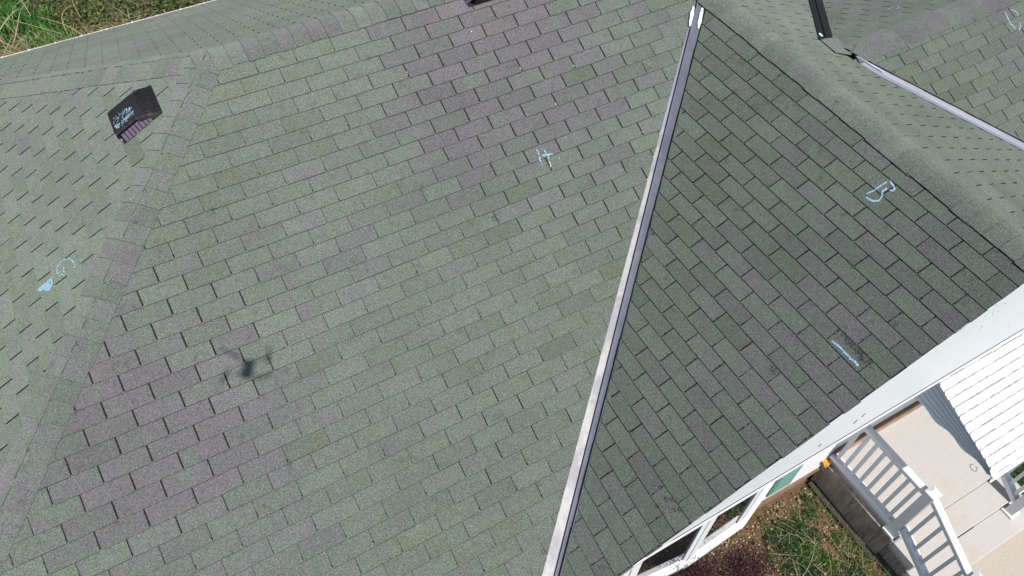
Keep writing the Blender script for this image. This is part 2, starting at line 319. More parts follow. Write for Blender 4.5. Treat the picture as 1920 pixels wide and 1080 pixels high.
def slope_mesh(p):
    tabs, edge = MB(), MB()
    a0, a1, j0, j1 = RANGE[p]; n = nrm(p)
    f, cdir, udir, t = PL[p]
    regs = [ccw(r) for r in ROOF[p]]
    for j in range(j0, j1):
        wob = 0.10*math.sin(j*2.1+ord(p[0]))
        for a in range(a0, a1):
            if (a+j) % 2: continue
            rnd = random.Random(a*131+j*7919+ord(p[0])*31)
            # slot width varies over the roof as worn granules fill some of the joints
            P00 = plan(p, a, j); P10 = plan(p, a+2, j); P01 = plan(p, a, j+1); P11 = plan(p, a+2, j+1)
            cx, cy = (P00[0]+P11[0])/2, (P00[1]+P11[1])/2
            open_ = 0.5+1.1*pn(P00[0], P00[1], 0.018, 3.0)+rnd.uniform(-.25, .25)
            if p == 'M':
                open_ += 1.1*min(1, 1.8*max(0, 1-math.hypot(P00[0]-2, P00[1]-55)/56))+1.1*min(1, 1.8*max(0, 1-math.hypot(P00[0]+140, P00[1]-8)/40))-0.50
            if p != 'M': open_ += 0.12 if p == 'R' else 0.35
            open_ = min(max(open_, 0.0), 1.0)
            g = 0.10+0.13*open_**1.3+rnd.uniform(-.01, .02)
            hb = 0.23+rnd.uniform(-.03, .06)              # height of the butt edge
            db = wob*0.6+rnd.uniform(-.07, .07)           # butt wander
            dx, dy = cdir; ux, uy = udir; k = math.cos(math.atan(t))
            ov = 0.25*k
            def sh(P, c, u): return (P[0]+dx*c+ux*u, P[1]+dy*c+uy*u)
            q = [(*sh(P00, g, ov), 0.03), (*sh(P01, g, db), hb), (*sh(P11, -g, db), hb), (*sh(P10, -g, ov), 0.03)]
            # tint: r hue, g brightness, b random
            hue = HUE[p]-.03+0.24*pn(cx, cy, 0.012, 8.0)+0.33*(rnd.random()-0.5)
            if p == 'M':
                hue += 0.36*min(1, 1.6*max(0, 1-math.hypot(cx-2, cy-58)/56))+0.30*min(1, 1.5*max(0, 1-math.hypot(cx+136, cy-6)/40))-0.10
                br_ = 1.0-.05*min(1, 1.6*max(0, 1-math.hypot(cx-2, cy-58)/56))-.05*min(1, 1.5*max(0, 1-math.hypot(cx+136, cy-6)/40))
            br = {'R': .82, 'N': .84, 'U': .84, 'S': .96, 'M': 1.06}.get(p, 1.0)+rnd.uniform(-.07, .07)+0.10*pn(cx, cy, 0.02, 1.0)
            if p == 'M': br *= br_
            if rnd.random() < 0.022: br *= 0.91; hue = 0.18
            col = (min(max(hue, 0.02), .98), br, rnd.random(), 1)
            def dens(poly):
                return poly
            for ri, reg in enumerate(regs):
                qq = [tuple(v) for v in q]
                if sum((qq[i][0]*qq[(i+1) % 4][1]-qq[(i+1) % 4][0]*qq[i][1]) for i in range(4)) < 0: qq = qq[::-1]
                jreg = reg
                if p == 'R':      # uneven cut along the rake
                    r_ = random.Random(j*17+5).uniform(-.45, .35)
                    jreg = [(x, y+r_ if y < -76.9 else y) for x, y in reg]
                c_ = clip(qq, jreg)
                if len(c_) < 3: continue
                top = [on(p, x, y, h) for x, y, h in c_]
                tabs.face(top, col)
                low = [on(p, x, y, -0.05) for x, y, h in c_]
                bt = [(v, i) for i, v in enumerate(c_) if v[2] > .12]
                if len(bt) >= 2:         # butt edge shade painted as a dark strip in front of it
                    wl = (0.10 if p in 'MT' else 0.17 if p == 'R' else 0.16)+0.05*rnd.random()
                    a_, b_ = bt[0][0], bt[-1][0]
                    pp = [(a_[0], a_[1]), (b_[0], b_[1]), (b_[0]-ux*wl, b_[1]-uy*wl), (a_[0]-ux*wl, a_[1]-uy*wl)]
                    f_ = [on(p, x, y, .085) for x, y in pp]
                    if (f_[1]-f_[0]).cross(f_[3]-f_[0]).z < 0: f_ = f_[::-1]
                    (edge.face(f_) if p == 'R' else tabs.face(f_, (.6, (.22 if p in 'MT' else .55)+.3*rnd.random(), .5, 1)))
                for i in range(len(c_)):
                    i2 = (i+1) % len(c_)
                    if c_[i][2] < 0.06 and c_[i2][2] < 0.06: continue
                    edge.face([top[i2], top[i], low[i], low[i2]])
            # dark beads of bitumen and debris caught in the slot
            if p in 'MRT' :
                nb = rnd.choice((0, 1, 1, 2)) if p == 'M' else rnd.choice((1, 2, 3, 4))
                for q_ in range(nb):
                    tt = rnd.uniform(.70, .9) if (p == 'M' and q_ == 0) else rnd.random()
                    bx_, by_ = P00[0]+(P01[0]-P00[0])*tt+dx*rnd.uniform(-.12, .12), P00[1]+(P01[1]-P00[1])*tt+dy*rnd.uniform(-.12, .12)
                    if not any(all(((r_[(i+1) % len(r_)][0]-r_[i][0])*(by_-r_[i][1])-(r_[(i+1) % len(r_)][1]-r_[i][1])*(bx_-r_[i][0])) > 0 for i in range(len(r_))) for r_ in regs): continue
                    sz = rnd.uniform(.12, .24); an = rnd.random()*3
                    edge.face([on(p, bx_+sz*math.cos(an+k_*1.2566), by_+sz*math.sin(an+k_*1.2566), .27) for k_ in range(5)])
            # slot floor: granules of the course below, more or less visible
            if open_ < 0.55:
                m0 = (P00[0]+ux*0.1, P00[1]+uy*0.1); m1 = P01
                w = g+0.02; hz_ = 0.10
                s = [(m0[0]-dx*w, m0[1]-dy*w, .02), (m1[0]-dx*w, m1[1]-dy*w, hz_), (m1[0]+dx*w, m1[1]+dy*w, hz_), (m0[0]+dx*w, m0[1]+dy*w, .02)]
                cut = 0.74
                s[1] = tuple(s[0][i]+(s[1][i]-s[0][i])*cut for i in range(3)); s[2] = tuple(s[3][i]+(s[2][i]-s[3][i])*cut for i in range(3))
                if sum((s[i][0]*s[(i+1) % 4][1]-s[(i+1) % 4][0]*s[i][1]) for i in range(4)) < 0: s = s[::-1]
                for reg in regs:
                    c_ = clip(s, reg)
                    if len(c_) >= 3: tabs.face([on(p, x, y, h+0.02) for x, y, h in c_], (min(1, hue+.35), (0.50-0.35*open_), rnd.random(), 1))
    return tabs, edge
def merged(p, parent, label):
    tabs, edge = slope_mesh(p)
    me_t = MB(); me_t.v = tabs.v; me_t.f = tabs.f; me_t.c = tabs.c
    nt = len(me_t.f); off = len(me_t.v)
    me_t.v = tabs.v+edge.v; me_t.f = tabs.f+[tuple(i+off for i in f) for f in edge.f]; me_t.c = tabs.c+edge.c
    ne = len(me_t.f)
    for reg in ROOF[p]:      # the sheet under the shingles
        me_t.face([on(p, x, y, -0.06) for x, y in ccw(reg)])
    o = me_t.build('roof_slope', SH, parent, fixn=False)
    o.data.materials.append(M_ASPH); o.data.materials.append(M_DECKING)
    for i, pl in enumerate(o.data.polygons):
        if i >= ne: pl.material_index = 2
        elif i >= nt: pl.material_index = 1
    o['label'] = label
    return o

house = empty('house', (0, 60, -150))
tag(house, 'house with weathered green and violet asphalt shingle hip roof and white gable front', 'house')
slopes = {}
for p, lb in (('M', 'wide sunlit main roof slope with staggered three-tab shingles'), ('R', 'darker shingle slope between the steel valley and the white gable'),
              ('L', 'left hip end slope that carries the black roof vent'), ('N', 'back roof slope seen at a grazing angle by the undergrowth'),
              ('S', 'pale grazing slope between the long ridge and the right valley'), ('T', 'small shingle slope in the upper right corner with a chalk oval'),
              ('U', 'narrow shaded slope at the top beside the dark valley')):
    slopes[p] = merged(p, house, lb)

# ------------------------------------------------------------------ ridge and hip caps
def caps(name, A, B, pa, pb, w=6.2, step=5.0, seed=0, lift=0.0, hue=0.5, start=0, sag=2.2):
    """bent cap shingles lapped along the line A->B (plan points) over the slopes pa, pb; laps open towards A"""
    mb, ed = MB(), MB()
    A = Vector(A); B = Vector(B); d = (B-A); Ln = d.length; d.normalize()
    def apex(t):
        q = A+d*t; return Vector((q.x, q.y, (PL[pa][0](q.x, q.y)+PL[pb][0](q.x, q.y))/2))
    perp = Vector((-d.y, d.x))
    # slope-ward unit vectors inside each plane, perpendicular to the ridge line in 3-D
    a0, a1 = apex(0), apex(Ln); e = (a1-a0).normalized()
    def downv(p):
        n = nrm(p); v = e.cross(n).normalized()
        ref = -Vector((*PL[p][2], 0))
        return v if v.dot(ref) > 0 else -v
    da, db_ = downv(pa), downv(pb); na, nb = nrm(pa), nrm(pb)
    k = 0; t = 0.0
    while t < Ln-1:
        rnd = random.Random(seed*991+k)
        w1 = w+rnd.uniform(-.25, .25); w2 = w+rnd.uniform(-.25, .25)
        t0 = t+rnd.uniform(-.15, .15); t1 = min(t+step+1.2, Ln)
        h0 = 0.42+lift+rnd.uniform(-.03, .07); h1 = 0.22+lift
        col = (min(max(hue+rnd.uniform(-.28, .28)*(.5 if pa in 'RT' else .8), 0), 1), 1+rnd.uniform(-.10, .10), rnd.random(), 1)
        def prof(tt, h):
            C = apex(tt); pts = []
            for s in (w1, (w1+sag)/2, sag): pts.append(C+da*s+na*h)
            P0 = C+da*sag+na*h; P2 = C+db_*sag+nb*h; P1 = C+(na+nb).normalized()*h*1.08
            for q in (.25, .5, .75): pts.append(P0*(1-q)**2+P1*2*q*(1-q)+P2*q*q)
            for s in (sag, (w2+sag)/2, w2): pts.append(C+db_*s+nb*h)
            return pts
        r0 = prof(t0, h0); r1 = prof(t1, h1)
        W_ = lambda q: V(q.x, q.y, q.z)
        for i in range(len(r0)-1):
            f_ = [W_(r0[i]), W_(r0[i+1]), W_(r1[i+1]), W_(r1[i])]
            nn = (f_[1]-f_[0]).cross(f_[3]-f_[0])
            mb.face(f_ if nn.z > 0 else f_[::-1], col)
            dn = (na+nb).normalized()*0.32
            ed.face([W_(r0[i]), W_(r0[i+1]), W_(r0[i+1]-dn), W_(r0[i]-dn)])
            if k > 0:
                back = -e*.05-(na+nb).normalized()*.17
                q_ = [W_(r0[i]), W_(r0[i+1]), W_(r0[i+1]+back), W_(r0[i]+back)]
                ed.face(q_)
        for i, nn_ in ((0, na), (-1, nb)):
            ed.face([W_(r0[i]), W_(r1[i]), W_(r1[i]-nn_*(h1+0.02)), W_(r0[i]-nn_*(h0-.02))])
        t += step; k += 1
    nt = len(mb.f); off = len(mb.v)
    mb.v += ed.v; mb.f += [tuple(i+off for i in f) for f in ed.f]; mb.c += ed.c
    o = mb.build(name, SH, house, fixn=False); o.data.materials.append(M_ASPH)
    for i, pl in enumerate(o.data.polygons):
        pl.use_smooth = i < nt
        if i >= nt: pl.material_index = 1
    return o
caps('ridge_cap', (-88.0, RIDGE_Y), (62, RIDGE_Y), 'M', 'N', 6.3, 5.0, 1, 0.0, 0.58, sag=4.2)
caps('hip_cap', (-244, -67.1), (-85.2, 93.1), 'M', 'L', 6.0, 5.3, 2, 0.0, 0.50)
caps('hip_cap', (-246, 257.8), (-85.5, 96.0), 'N', 'L', 6.6, 5.3, 3, 0.0, 0.42)
caps('ridge_cap', (RS_X, 74), (RS_X, -76.8), 'R', 'S', 6.2, 5.4, 4, 0.15, 0.40, sag=4.6)
caps('ridge_cap', (262, TU_Y), (129.8, TU_Y), 'T', 'U', 6.3, 5.2, 5, 0.0, 0.66, sag=4.2)
caps('hip_cap', (222, 257), (62, 94.4), 'N', 'S', 6.0, 5.3, 6, 0.0, 0.5)

# ------------------------------------------------------------------ valley flashings
def valley(left, fold, right, mats, name='valley_flashing', rib=0.55, rw=0.45, label=None):
    """left, fold, right: lists of 3-D points down the valley"""
    mb = MB(); idx = []
    rows = []
    for l, f, r in zip(left, fold, right):
        l, f, r = Vector(l), Vector(f), Vector(r)
        up = Vector((0, 0, 1)); dl = (l-f).normalized(); dr = (r-f).normalized()
        rows.append([l+dl*1.2-up*.05, l+up*.0, f+dl*rw, f+dl*0.12+up*rib, f+dr*0.12+up*rib, f+dr*rw, r, r+dr*1.2-up*.05])
    for i in range(len(rows)-1):
        for k in range(7):
            a, b, c, d = rows[i][k], rows[i][k+1], rows[i+1][k+1], rows[i+1][k]
            nn = (b-a).cross(d-a); q = [V(*a), V(*b), V(*c), V(*d)]
            mb.face(q if nn.z > 0 else q[::-1]); idx.append(k)
    o = mb.build(name, mats[0], house, fixn=False)
    for m_ in mats[1:]: o.data.materials.append(m_)
    for pl, k in zip(o.data.polygons, idx): pl.material_index = 0 if k < 2 else (2 if (k == 2 and len(mats) > 2) else min(len(mats)-1, 1))
    if label: o['label'] = label
    return o
def lerp_(a, b, t): return a+(b-a)*t
def zM(x, y): return TM*y
def zR(x, y): return 0.49895*x-6.434
def zS(x, y): return 77.11-0.49016*x
def seg(p, q, n): return [(p[0]+(q[0]-p[0])*i/n, p[1]+(q[1]-p[1])*i/n) for i in range(n+1)]
def lap(a0, a1, lo, hi, n=6):
    fr = [lo+(hi-lo)*i/n for i in range(n+1)]
    return [(a0[0]+(a1[0]-a0[0])*t, a0[1]+(a1[1]-a0[1])*t) for t in fr]
for k, (lo, hi) in enumerate(((0.0, .262), (.258, .585), (.58, 1.0))):   # three lapped lengths, the upper over the lower
    e = -0.01+(2-k)*0.03
    lf = lap((79.2, 65.9), (-59.8, -67.2), lo, hi); fo = lap((79.6, 65.0), (-56.6, -69.2), lo, hi); rt = lap((79.4, 60.0), (-55.3, -70.4), lo, hi)
    valley([(x, y, zM(x, y)+e) for x, y in lf], [(x, y, max(zM(x, y), zR(x, y))+e-.05) for x, y in fo], [(x, y, zR(x, y)+e) for x, y in rt],
           [M_VALM if k == 0 else M_VALW, M_VAL, M_RIBSHADE], rib=.95, rw=.62, label='long pale steel valley flashing with a centre rib, chalky on its left half' if k == 2 else None)
# right valley between the pale slope and the small slope
lf = [(160.6-1.0165*y-9.0*min(1, (31-y)/14.0), y) for y in (29.3, 28, 24, 17, 0, -30, -68)]
fo = [(157.3-1.0165*y+2.8*min(1, max(0, (y-15)/16)), y) for y in (29.3, 28, 24, 17, 0, -30, -68)]
rt = [(160.9-1.0165*y+.8*min(1, max(0, (y-15)/16)), y) for y in (29.3, 28, 24, 17, 0, -30, -68)]
valley([(x, y, zS(x, y)+0.30) for x, y in lf], [(x, y, zM(x, y)+.25) for x, y in fo], [(x, y, zM(x, y)+.03) for x, y in rt], [M_VALM, M_VALM], rib=0.25)
ces = [MB(), MB()]  # black strips: cut shingle edges with their shadow painted onto the metal
for i in range(24):
    t0, t1 = i/24, (i+1)/24; rr = random.Random(i)
    for (A_, B_, z_, w_) in (((78.6, 59.2), (-55.3, -69.6), zR, .42), ((129.2, 31.2), (229.9, -68), zM, .55)):
        a = (lerp_(A_[0], B_[0], t0), lerp_(A_[1], B_[1], t0)); b = (lerp_(A_[0], B_[0], t1), lerp_(A_[1], B_[1], t1)); w2 = w_*rr.uniform(.8, 1.15)
        s_ = -1 if z_ is zR else 1
        dx_, dy_ = (-.7*w2, .7*w2) if z_ is zR else (-.7*w2, -.7*w2)
        ces[0 if z_ is zR else 1].face([V(a[0], a[1], z_(*a)+.22), V(b[0], b[1], z_(*b)+.22), V(b[0]+dx_, b[1]+dy_, z_(*b)+.10), V(a[0]+dx_, a[1]+dy_, z_(*a)+.10)])
for ce in ces: ce.build('cut_edge_shade', M_ASPH, house, fixn=False)
# dark upper valley
UV = lambda t, a, b: tuple(a[i]+(b[i]-a[i])*t for i in range(3))
ts = [-0.0, .25, .5, .75, 1.0, 1.12]
valley([UV(t, (119.9, 39.7, 18.9), (166, 85.9, -3.7)) for t in ts], [UV(t, (127.2, 42.7, 14.9), (173.2, 88.4, -7.6)) for t in ts],
       [UV(t, (139.4, 48.9, 8.2), (186.0, 94.5, -14.5)) for t in ts], [M_VALD, M_VALD], rib=0.5, label='dark brown steel valley flashing')
# shingle patch that bridges the head of the two right valleys
pb_ = MB()
pts_ = [(118.5, 30.5, 19.7), (127.6, 30.2, 15.7), (133.5, 33.5, 16.0), (138.8, 46, 9.8), (128, 43.2, 14.8), (119.8, 39.4, 19.1)]
pb_.face([V(x, y, z+.0) for x, y, z in pts_], (0.6, 1.0, .3, 1))
pb_.build('shingle_patch', SH, house, fixn=False)

# ------------------------------------------------------------------ chalk marks on the shingles
CHALK = {"H": ["M", [[[-1.8, 38.1, 19.0], [-1.9, 36.4, 18.1], [-2.3, 35.1, 17.5], [-2.6, 33.2, 16.5]], [[0.3, 37.4, 18.7], [0.7, 35.5, 17.7], [0.3, 33.2, 16.5], [-0.1, 31.7, 15.8]], [[-1.0, 35.8, 17.9], [0.7, 35.5, 17.7], [2.5, 35.1, 17.5]]]], "B": ["R", [[[68.4, -31.8, 27.7], [70.5, -32.3, 28.7], [72.2, -32.3, 29.6], [74.1, -32.5, 30.6]], [[74.6, -32.9, 30.8], [74.4, -34.3, 30.7], [73.9, -35.7, 30.4], [73.4, -35.8, 30.2], [72.8, -35.1, 29.9]], [[72.6, -34.0, 29.8], [71.7, -33.9, 29.3], [70.9, -34.5, 29.0], [69.9, -35.4, 28.4], [68.7, -35.5, 27.9], [68.1, -34.8, 27.6], [67.5, -33.4, 27.2], [67.5, -32.5, 27.2]]]], "dash": ["R", [[[35.7, -60.0, 11.4], [36.1, -62.7, 11.6], [36.0, -65.5, 11.5], [36.2, -69.3, 11.6]]]], "nine": ["L", [[[-142.1, 60.4, 17.8], [-142.3, 58.9, 17.7], [-142.2, 57.2, 17.7], [-143.7, 58.5, 17.0], [-144.4, 60.4, 16.6], [-143.9, 61.7, 16.9], [-142.7, 62.8, 17.5], [-141.4, 62.8, 18.1], [-139.9, 61.6, 18.9], [-139.1, 59.7, 19.3], [-138.8, 57.8, 19.4], [-139.2, 57.1, 19.2]]]], "A": ["L", [[[-150.7, 59.9, 13.5], [-148.8, 59.7, 14.4], [-146.9, 59.7, 15.4]], [[-146.9, 59.7, 15.4], [-147.4, 58.9, 15.1], [-147.5, 56.9, 15.1], [-148.0, 56.9, 14.8]], [[-150.7, 59.9, 13.5], [-150.4, 59.0, 13.6], [-149.0, 58.4, 14.3], [-147.5, 56.5, 15.1]], [[-146.4, 60.1, 15.6], [-146.5, 58.1, 15.6], [-147.4, 56.8, 15.1]], [[-149.9, 59.4, 13.9], [-148.5, 58.9, 14.6], [-148.0, 57.6, 14.8]], [[-149.4, 59.5, 14.1], [-148.0, 59.1, 14.8], [-147.6, 58.1, 15.0]], [[-149.0, 58.6, 14.3], [-148.5, 57.5, 14.6], [-147.7, 57.6, 15.0]]]], "O": ["T", [[[206.1, 24.8, 12.3], [206.4, 24.0, 11.9], [206.1, 22.0, 11.0], [205.7, 20.4, 10.2], [206.7, 18.7, 9.3], [206.6, 17.7, 8.8]], [[209.5, 25.0, 12.4], [211.4, 24.0, 12.0], [212.1, 22.6, 11.3], [211.5, 21.8, 10.8]], [[210.9, 19.5, 9.7], [209.3, 17.4, 8.7], [207.8, 16.8, 8.4]]]], "arc": ["U", [[[178.3, 55.6, 4.5], [180.3, 56.0, 4.3], [182.0, 56.0, 4.3], [182.6, 55.0, 4.8], [182.2, 53.8, 5.4], [180.4, 52.7, 5.9], [179.0, 52.6, 6.0]]]]}
def chalk(key, p, strokes, width=0.34, dens=9, fill=0.62, matl=None, h=0.30, size=0.105):
    mb = MB(); rnd = random.Random(hash(key) % 1000 if False else sum(map(ord, key)))
    n = nrm(p)
    for st in strokes:
        pts = [Vector(q) for q in st]
        for a, b in zip(pts[:-1], pts[1:]):
            L_ = (b-a).length
            for i in range(int(L_*dens*6)):
                t = rnd.random(); q = a+(b-a)*t
                keep = fill+0.5*mnoise.noise(q*1.1)
                if rnd.random() > keep: continue
                ox, oy = rnd.gauss(0, width*.5), rnd.gauss(0, width*.5)
                x, y = q.x+ox, q.y+oy; s = size*rnd.uniform(.5, 1.2); an = rnd.random()*6.28
                mb.face([on(p, x+s*math.cos(an+k*1.5708), y+s*math.sin(an+k*1.5708), h) for k in range(4)])
    o = mb.build('chalk_mark', matl or M_CHALK, slopes[p], fixn=False)
    return o
LB = {'H': 'pale blue chalk letter H', 'B': 'pale blue chalk letter B lying on its side', 'dash': 'straight pale blue chalk dash', 'nine': 'looped pale blue chalk mark',
      'A': 'densely scribbled pale blue chalk A', 'O': 'faint pale blue chalk oval', 'arc': 'small pale blue chalk hook'}
for k, (p, st) in CHALK.items():
    o = chalk(k, p, st, width=0.24 if k != 'A' else 0.40, fill=0.42 if k in ('H', 'O', 'nine') else 0.78 if k != 'A' else 0.8, dens=6 if k != 'A' else 8)
    o['label'] = LB[k]
def dab(name, p3, r, parent, matl=M_PAINTMARK, nn=Vector((0, 0, 1)), lab=None):
    """a solid smear: p3 end points in 3-D, r half width"""
    a, b = Vector(p3[0]), Vector(p3[1]); mb = MB(); d = (b-a).normalized(); s = d.cross(nn).normalized(); rr = random.Random(int(a.x*10))
    lo, hi = [], []
    for i in range(13):
        t = i/12; q = a+(b-a)*t; w = r*(math.sin(math.pi*min(max(t, .04), .96))**.45)*rr.uniform(.82, 1.15)
        lo.append(q-s*w); hi.append(q+s*w)
    for i in range(12): mb.face([V(*lo[i]), V(*lo[i+1]), V(*hi[i+1]), V(*hi[i])])
    o = mb.build(name, matl, parent, fixn=False)
    if lab: o['label'] = lab
    return o
# small white specks (nail heads and chips) on the main slope
rr = random.Random(4); M_SPECK = flat('white chip', (0.85, 0.85, 0.85), 0.8, .02, 5)
for x, y in ((41.8, 72.1), (-4.1, 77.8), (-30.0, 71.9), (5.7, 62.6), (23.5, 58.3), (11.4, 49.1), (35.1, 31.7), (3.8, 33.2)):
    sp = MB()
    for k in range(2):
        ox, oy = rr.uniform(-.12, .12), rr.uniform(-.45, .35); s = rr.uniform(.08, .16)
        sp.face([on('M', x+ox+s*math.cos(q*1.047), y+oy+s*math.sin(q*1.047), .33) for q in range(6)])
    sp.build('white_speck', M_SPECK, slopes['M'], fixn=False)

# patches where the granules have worn away
def worn(p, x, y, rx, ry, n, ang=0.0, name='worn_patch'):
    mb = MB(); rr = random.Random(int(x*7+y))
    for i in range(n):
        u, v = rr.gauss(0, rx), rr.gauss(0, ry)
        a = x+u*math.cos(ang)-v*math.sin(ang); b = y+u*math.sin(ang)+v*math.cos(ang); sz = rr.uniform(.06, .15); an = rr.random()*3
        mb.face([on(p, a+sz*math.cos(an+k*1.5708), b+sz*math.sin(an+k*1.5708), .29) for k in range(4)])
    mb.build(name, M_WORN, slopes[p], fixn=False)['kind'] = 'stuff'
M_WORN = flat('bare asphalt', (0.045, 0.040, 0.042), 0.9, .3, 60, spec=.1)
WORN_R = [(40.3, -40.1), (20.4, -57.1), (30.0, -54.7), (-19.5, -71.8), (-19.6, -68.3), (-19.7, -64.7), (38.6, -65.5), (38.2, -69.0), (39.0, -61.9), (77.1, -66.7), (66.7, -73.2), (66.6, -60.8), (30.8, -49.2), (65.6, 17.3), (70.7, 12.5)]
for (x, y), (rx, ry, n, an) in zip(WORN_R, ((2.2, 3.0, 90, 0), (.7, .9, 60, 0), (1.5, 2, 40, 0), (.5, 1.6, 60, .9), (.5, 1.6, 50, .7), (.5, 1.2, 30, .5), (.45, 2.2, 130, .05), (.6, 1.5, 120, .0), (.35, 2.2, 60, .1), (4, 5, 160, 0), (3, 4, 110, 0), (4, 5, 90, 0), (2, 2, 50, 0), (3, 3, 60, 0), (2, 3, 40, 0))):
    worn('R', x, y, rx, ry, n, an)

# ------------------------------------------------------------------ gable, trim and walls
def zl(x): return -23.4+0.0455*x          # lower edge of the gable panel
g = MB()
xs = [-38+i*(84.3+38)/14 for i in range(15)]
for i in range(14):
    a, b = xs[i], xs[i+1]
    g.face([V(a, -76.4, zl(a)), V(b, -76.4, zl(b)), V(b, -76.4, max(zR(b, 0)-.3, zl(b)+.1)), V(a, -76.4, max(zR(a, 0)-.3, zl(a)+.1))])
g.face([V(84.3, -76.4, zl(84.3)), V(187.3, -76.4, zl(187.3)), V(187.3, -76.4, zS(187.3, 0)-.3), V(84.3, -76.4, zR(84.3, 0)-.3)])
g.build('gable_panel', M_WHITE, house, fixn=False)
g = MB()
def strip(mb, x0, x1, f0, f1, y0, y1):
    P = lambda x, f, y: V(x, y, f(x))
    mb.hexa([P(x0, f0, y1), P(x1, f0, y1), P(x1, f0, y0), P(x0, f0, y0)], [P(x0, f1, y1), P(x1, f1, y1), P(x1, f1, y0), P(x0, f1, y0)])
strip(g, -55.3, 84.25, lambda x: zR(x, 0)-5.2, lambda x: zR(x, 0)-.12, -76.72, -76.0)
strip(g, 84.35, 222, lambda x: zS(x, 0)-5.2, lambda x: zS(x, 0)-.12, -76.72, -76.0)
g.build('rake_board', M_WHITE, house)
g = MB()
strip(g, -36, 188, lambda x: zl(x)-2.0, lambda x: zl(x)-.45, -76.8, -76.1)
g.build('soffit_trim', M_VINYL, house)
g = MB(); strip(g, -36, 188, lambda x: zl(x)-.45, lambda x: zl(x)+.02, -76.55, -76.3); g.build('trim_groove', M_DARK, house)
for x_, z_, a_ in ((27.3, -15.6, .9), (39.5, -12.7, 1.2), (41.6, -10.4, 1.0)):
    g = MB(); g.bar(V(x_, -76.5, z_), V(x_+a_*.5, -76.5, z_+a_*1.5), .14, .12); g.build('scratch', M_DARK, house)
g = MB()
g.face([V(-36, -76.2, zl(-36)-1.6), V(-36, -58.6, zl(-36)-1.6), V(188, -58.6, zl(188)-1.6), V(188, -76.2, zl(188)-1.6)])
g.build('soffit', M_WHITE, house, fixn=False)
def siding(mb, a, b, z0, z1, out, step=4.0):
    """lap siding between plan points a and b"""
    z = z0
    while z < z1-.01:
        t = min(z+step, z1)
        o = Vector(out)*0.45
        mb.face([V(a[0]+o.x, a[1]+o.y, z), V(b[0]+o.x, b[1]+o.y, z), V(b[0], b[1], t), V(a[0], a[1], t)])
        mb.face([V(a[0], a[1], z), V(b[0], b[1], z), V(b[0]+o.x, b[1]+o.y, z), V(a[0]+o.x, a[1]+o.y, z)])
        z = t
w = MB()
siding(w, (-36, -58.5), (186, -58.5), -136, -28, (0, -1)); siding(w, (186, -58.5), (206, -58.5), -136, -31, (0, -1)); siding(w, (-52, -58.5), (-36, -58.5), -136, -38, (0, -1))
w.build('front_wall', M_VINYL, house)
w = MB()
siding(w, (-52, -50), (-52, -58.5), -136, -38, (-1, 0)); siding(w, (-232, -50), (-52, -50), -136, -30, (0, -1))
siding(w, (-232, 245), (-232, -50), -136, -30, (-1, 0)); siding(w, (206, 245), (-232, 245), -136, -30, (0, 1)); siding(w, (206, -58.5), (206, 245), -136, -34, (1, 0)); siding(w, (206, -50), (250, -50), -136, -30, (0, -1)); siding(w, (250, -50), (250, 118), -136, -30, (1, 0)); siding(w, (250, 118), (206, 118), -136, -30, (0, 1))
w.build('side_wall', M_VINYL, house)
w = MB(); w.box(-231.5, 205.5, -49.5, 244.5, -151, -136); w.box(-51.5, 205.5, -57.9, -49, -151, -136.2); w.build('foundation', M_CONCS, house)
w = MB(); w.box(-52, 95.6, -60.0, -57.8, -137.6, -136.1); w.build('wall_ledge', M_BROWN, house)
w = MB(); w.box(99, 168, -60.2, -58.9, -129.9, -121.5); w.build('door_sill', flat('tan door sill', (0.30, 0.20, 0.13), 0.7, .35, 8), house)
# back gutter edge with its bright clips
w = MB()
w.box(-246, 222, 256.6, 257.9, -36.4, -33.9); w.build('gutter', M_GUT, house)
M_CLIP = flat('pale clip', (0.8, 0.78, 0.76), .6, .05, 9)
for i in range(28):
    w = MB(); x = -157.2+i*11.7; rr = random.Random(i)
    if x > 215: break
    w.box(x-.22, x+.22, 255.9+rr.uniform(-.5, .5), 257.2, -34.2, -33.2)
    w.build('gutter_clip', M_CLIP, house)
w = MB(); w.box(-246, -60, -68.8, -67.4, -38, -34.3); w.build('gutter', M_WHITE, house)

# bow window
bow = empty('bow_window', (7, -60, -113)); bow.parent = house; bow.location = V(7, -60, -113)-house.location
bow['label'] = 'white bow window with dark reflecting panes'
BV = [(-45, -58.6), (-19.5, -66.2), (7.7, -68.7), (34.5, -66.9), (57, -58.6)]
sill = MB(); skirt = MB()
def offs(poly, d):
    out = []
    for i, p in enumerate(poly):
        a = poly[max(i-1, 0)]; b = poly[min(i+1, len(poly)-1)]
        t = Vector((b[0]-a[0], b[1]-a[1])).normalized(); n = Vector((t.y, -t.x)); out.append((p[0]+n.x*d, p[1]+n.y*d))
    return out
for mb, d0, z0, z1 in ((sill, 2.2, -107.4, -105.3), (skirt, 1.2, -114, -107.5)):
    o_ = offs(BV, d0)
    for i in range(4):
        mb.hexa([V(BV[i][0], -58.4, z0), V(*o_[i], z0), V(*o_[i+1], z0), V(BV[i+1][0], -58.4, z0)][::-1], [V(BV[i][0], -58.4, z1), V(*o_[i], z1), V(*o_[i+1], z1), V(BV[i+1][0], -58.4, z1)][::-1])
sill.build('sill', M_VINYL, bow); skirt.build('skirt', M_VINYL, bow)
hd = MB(); o_ = offs(BV, 1.4)
for i in range(4):
    hd.hexa([V(BV[i][0], -58.4, -40), V(*o_[i], -40), V(*o_[i+1], -40), V(BV[i+1][0], -58.4, -40)][::-1], [V(BV[i][0], -58.4, -36), V(*o_[i], -36), V(*o_[i+1], -36), V(BV[i+1][0], -58.4, -36)][::-1])
hd.build('head', M_VINYL, bow)
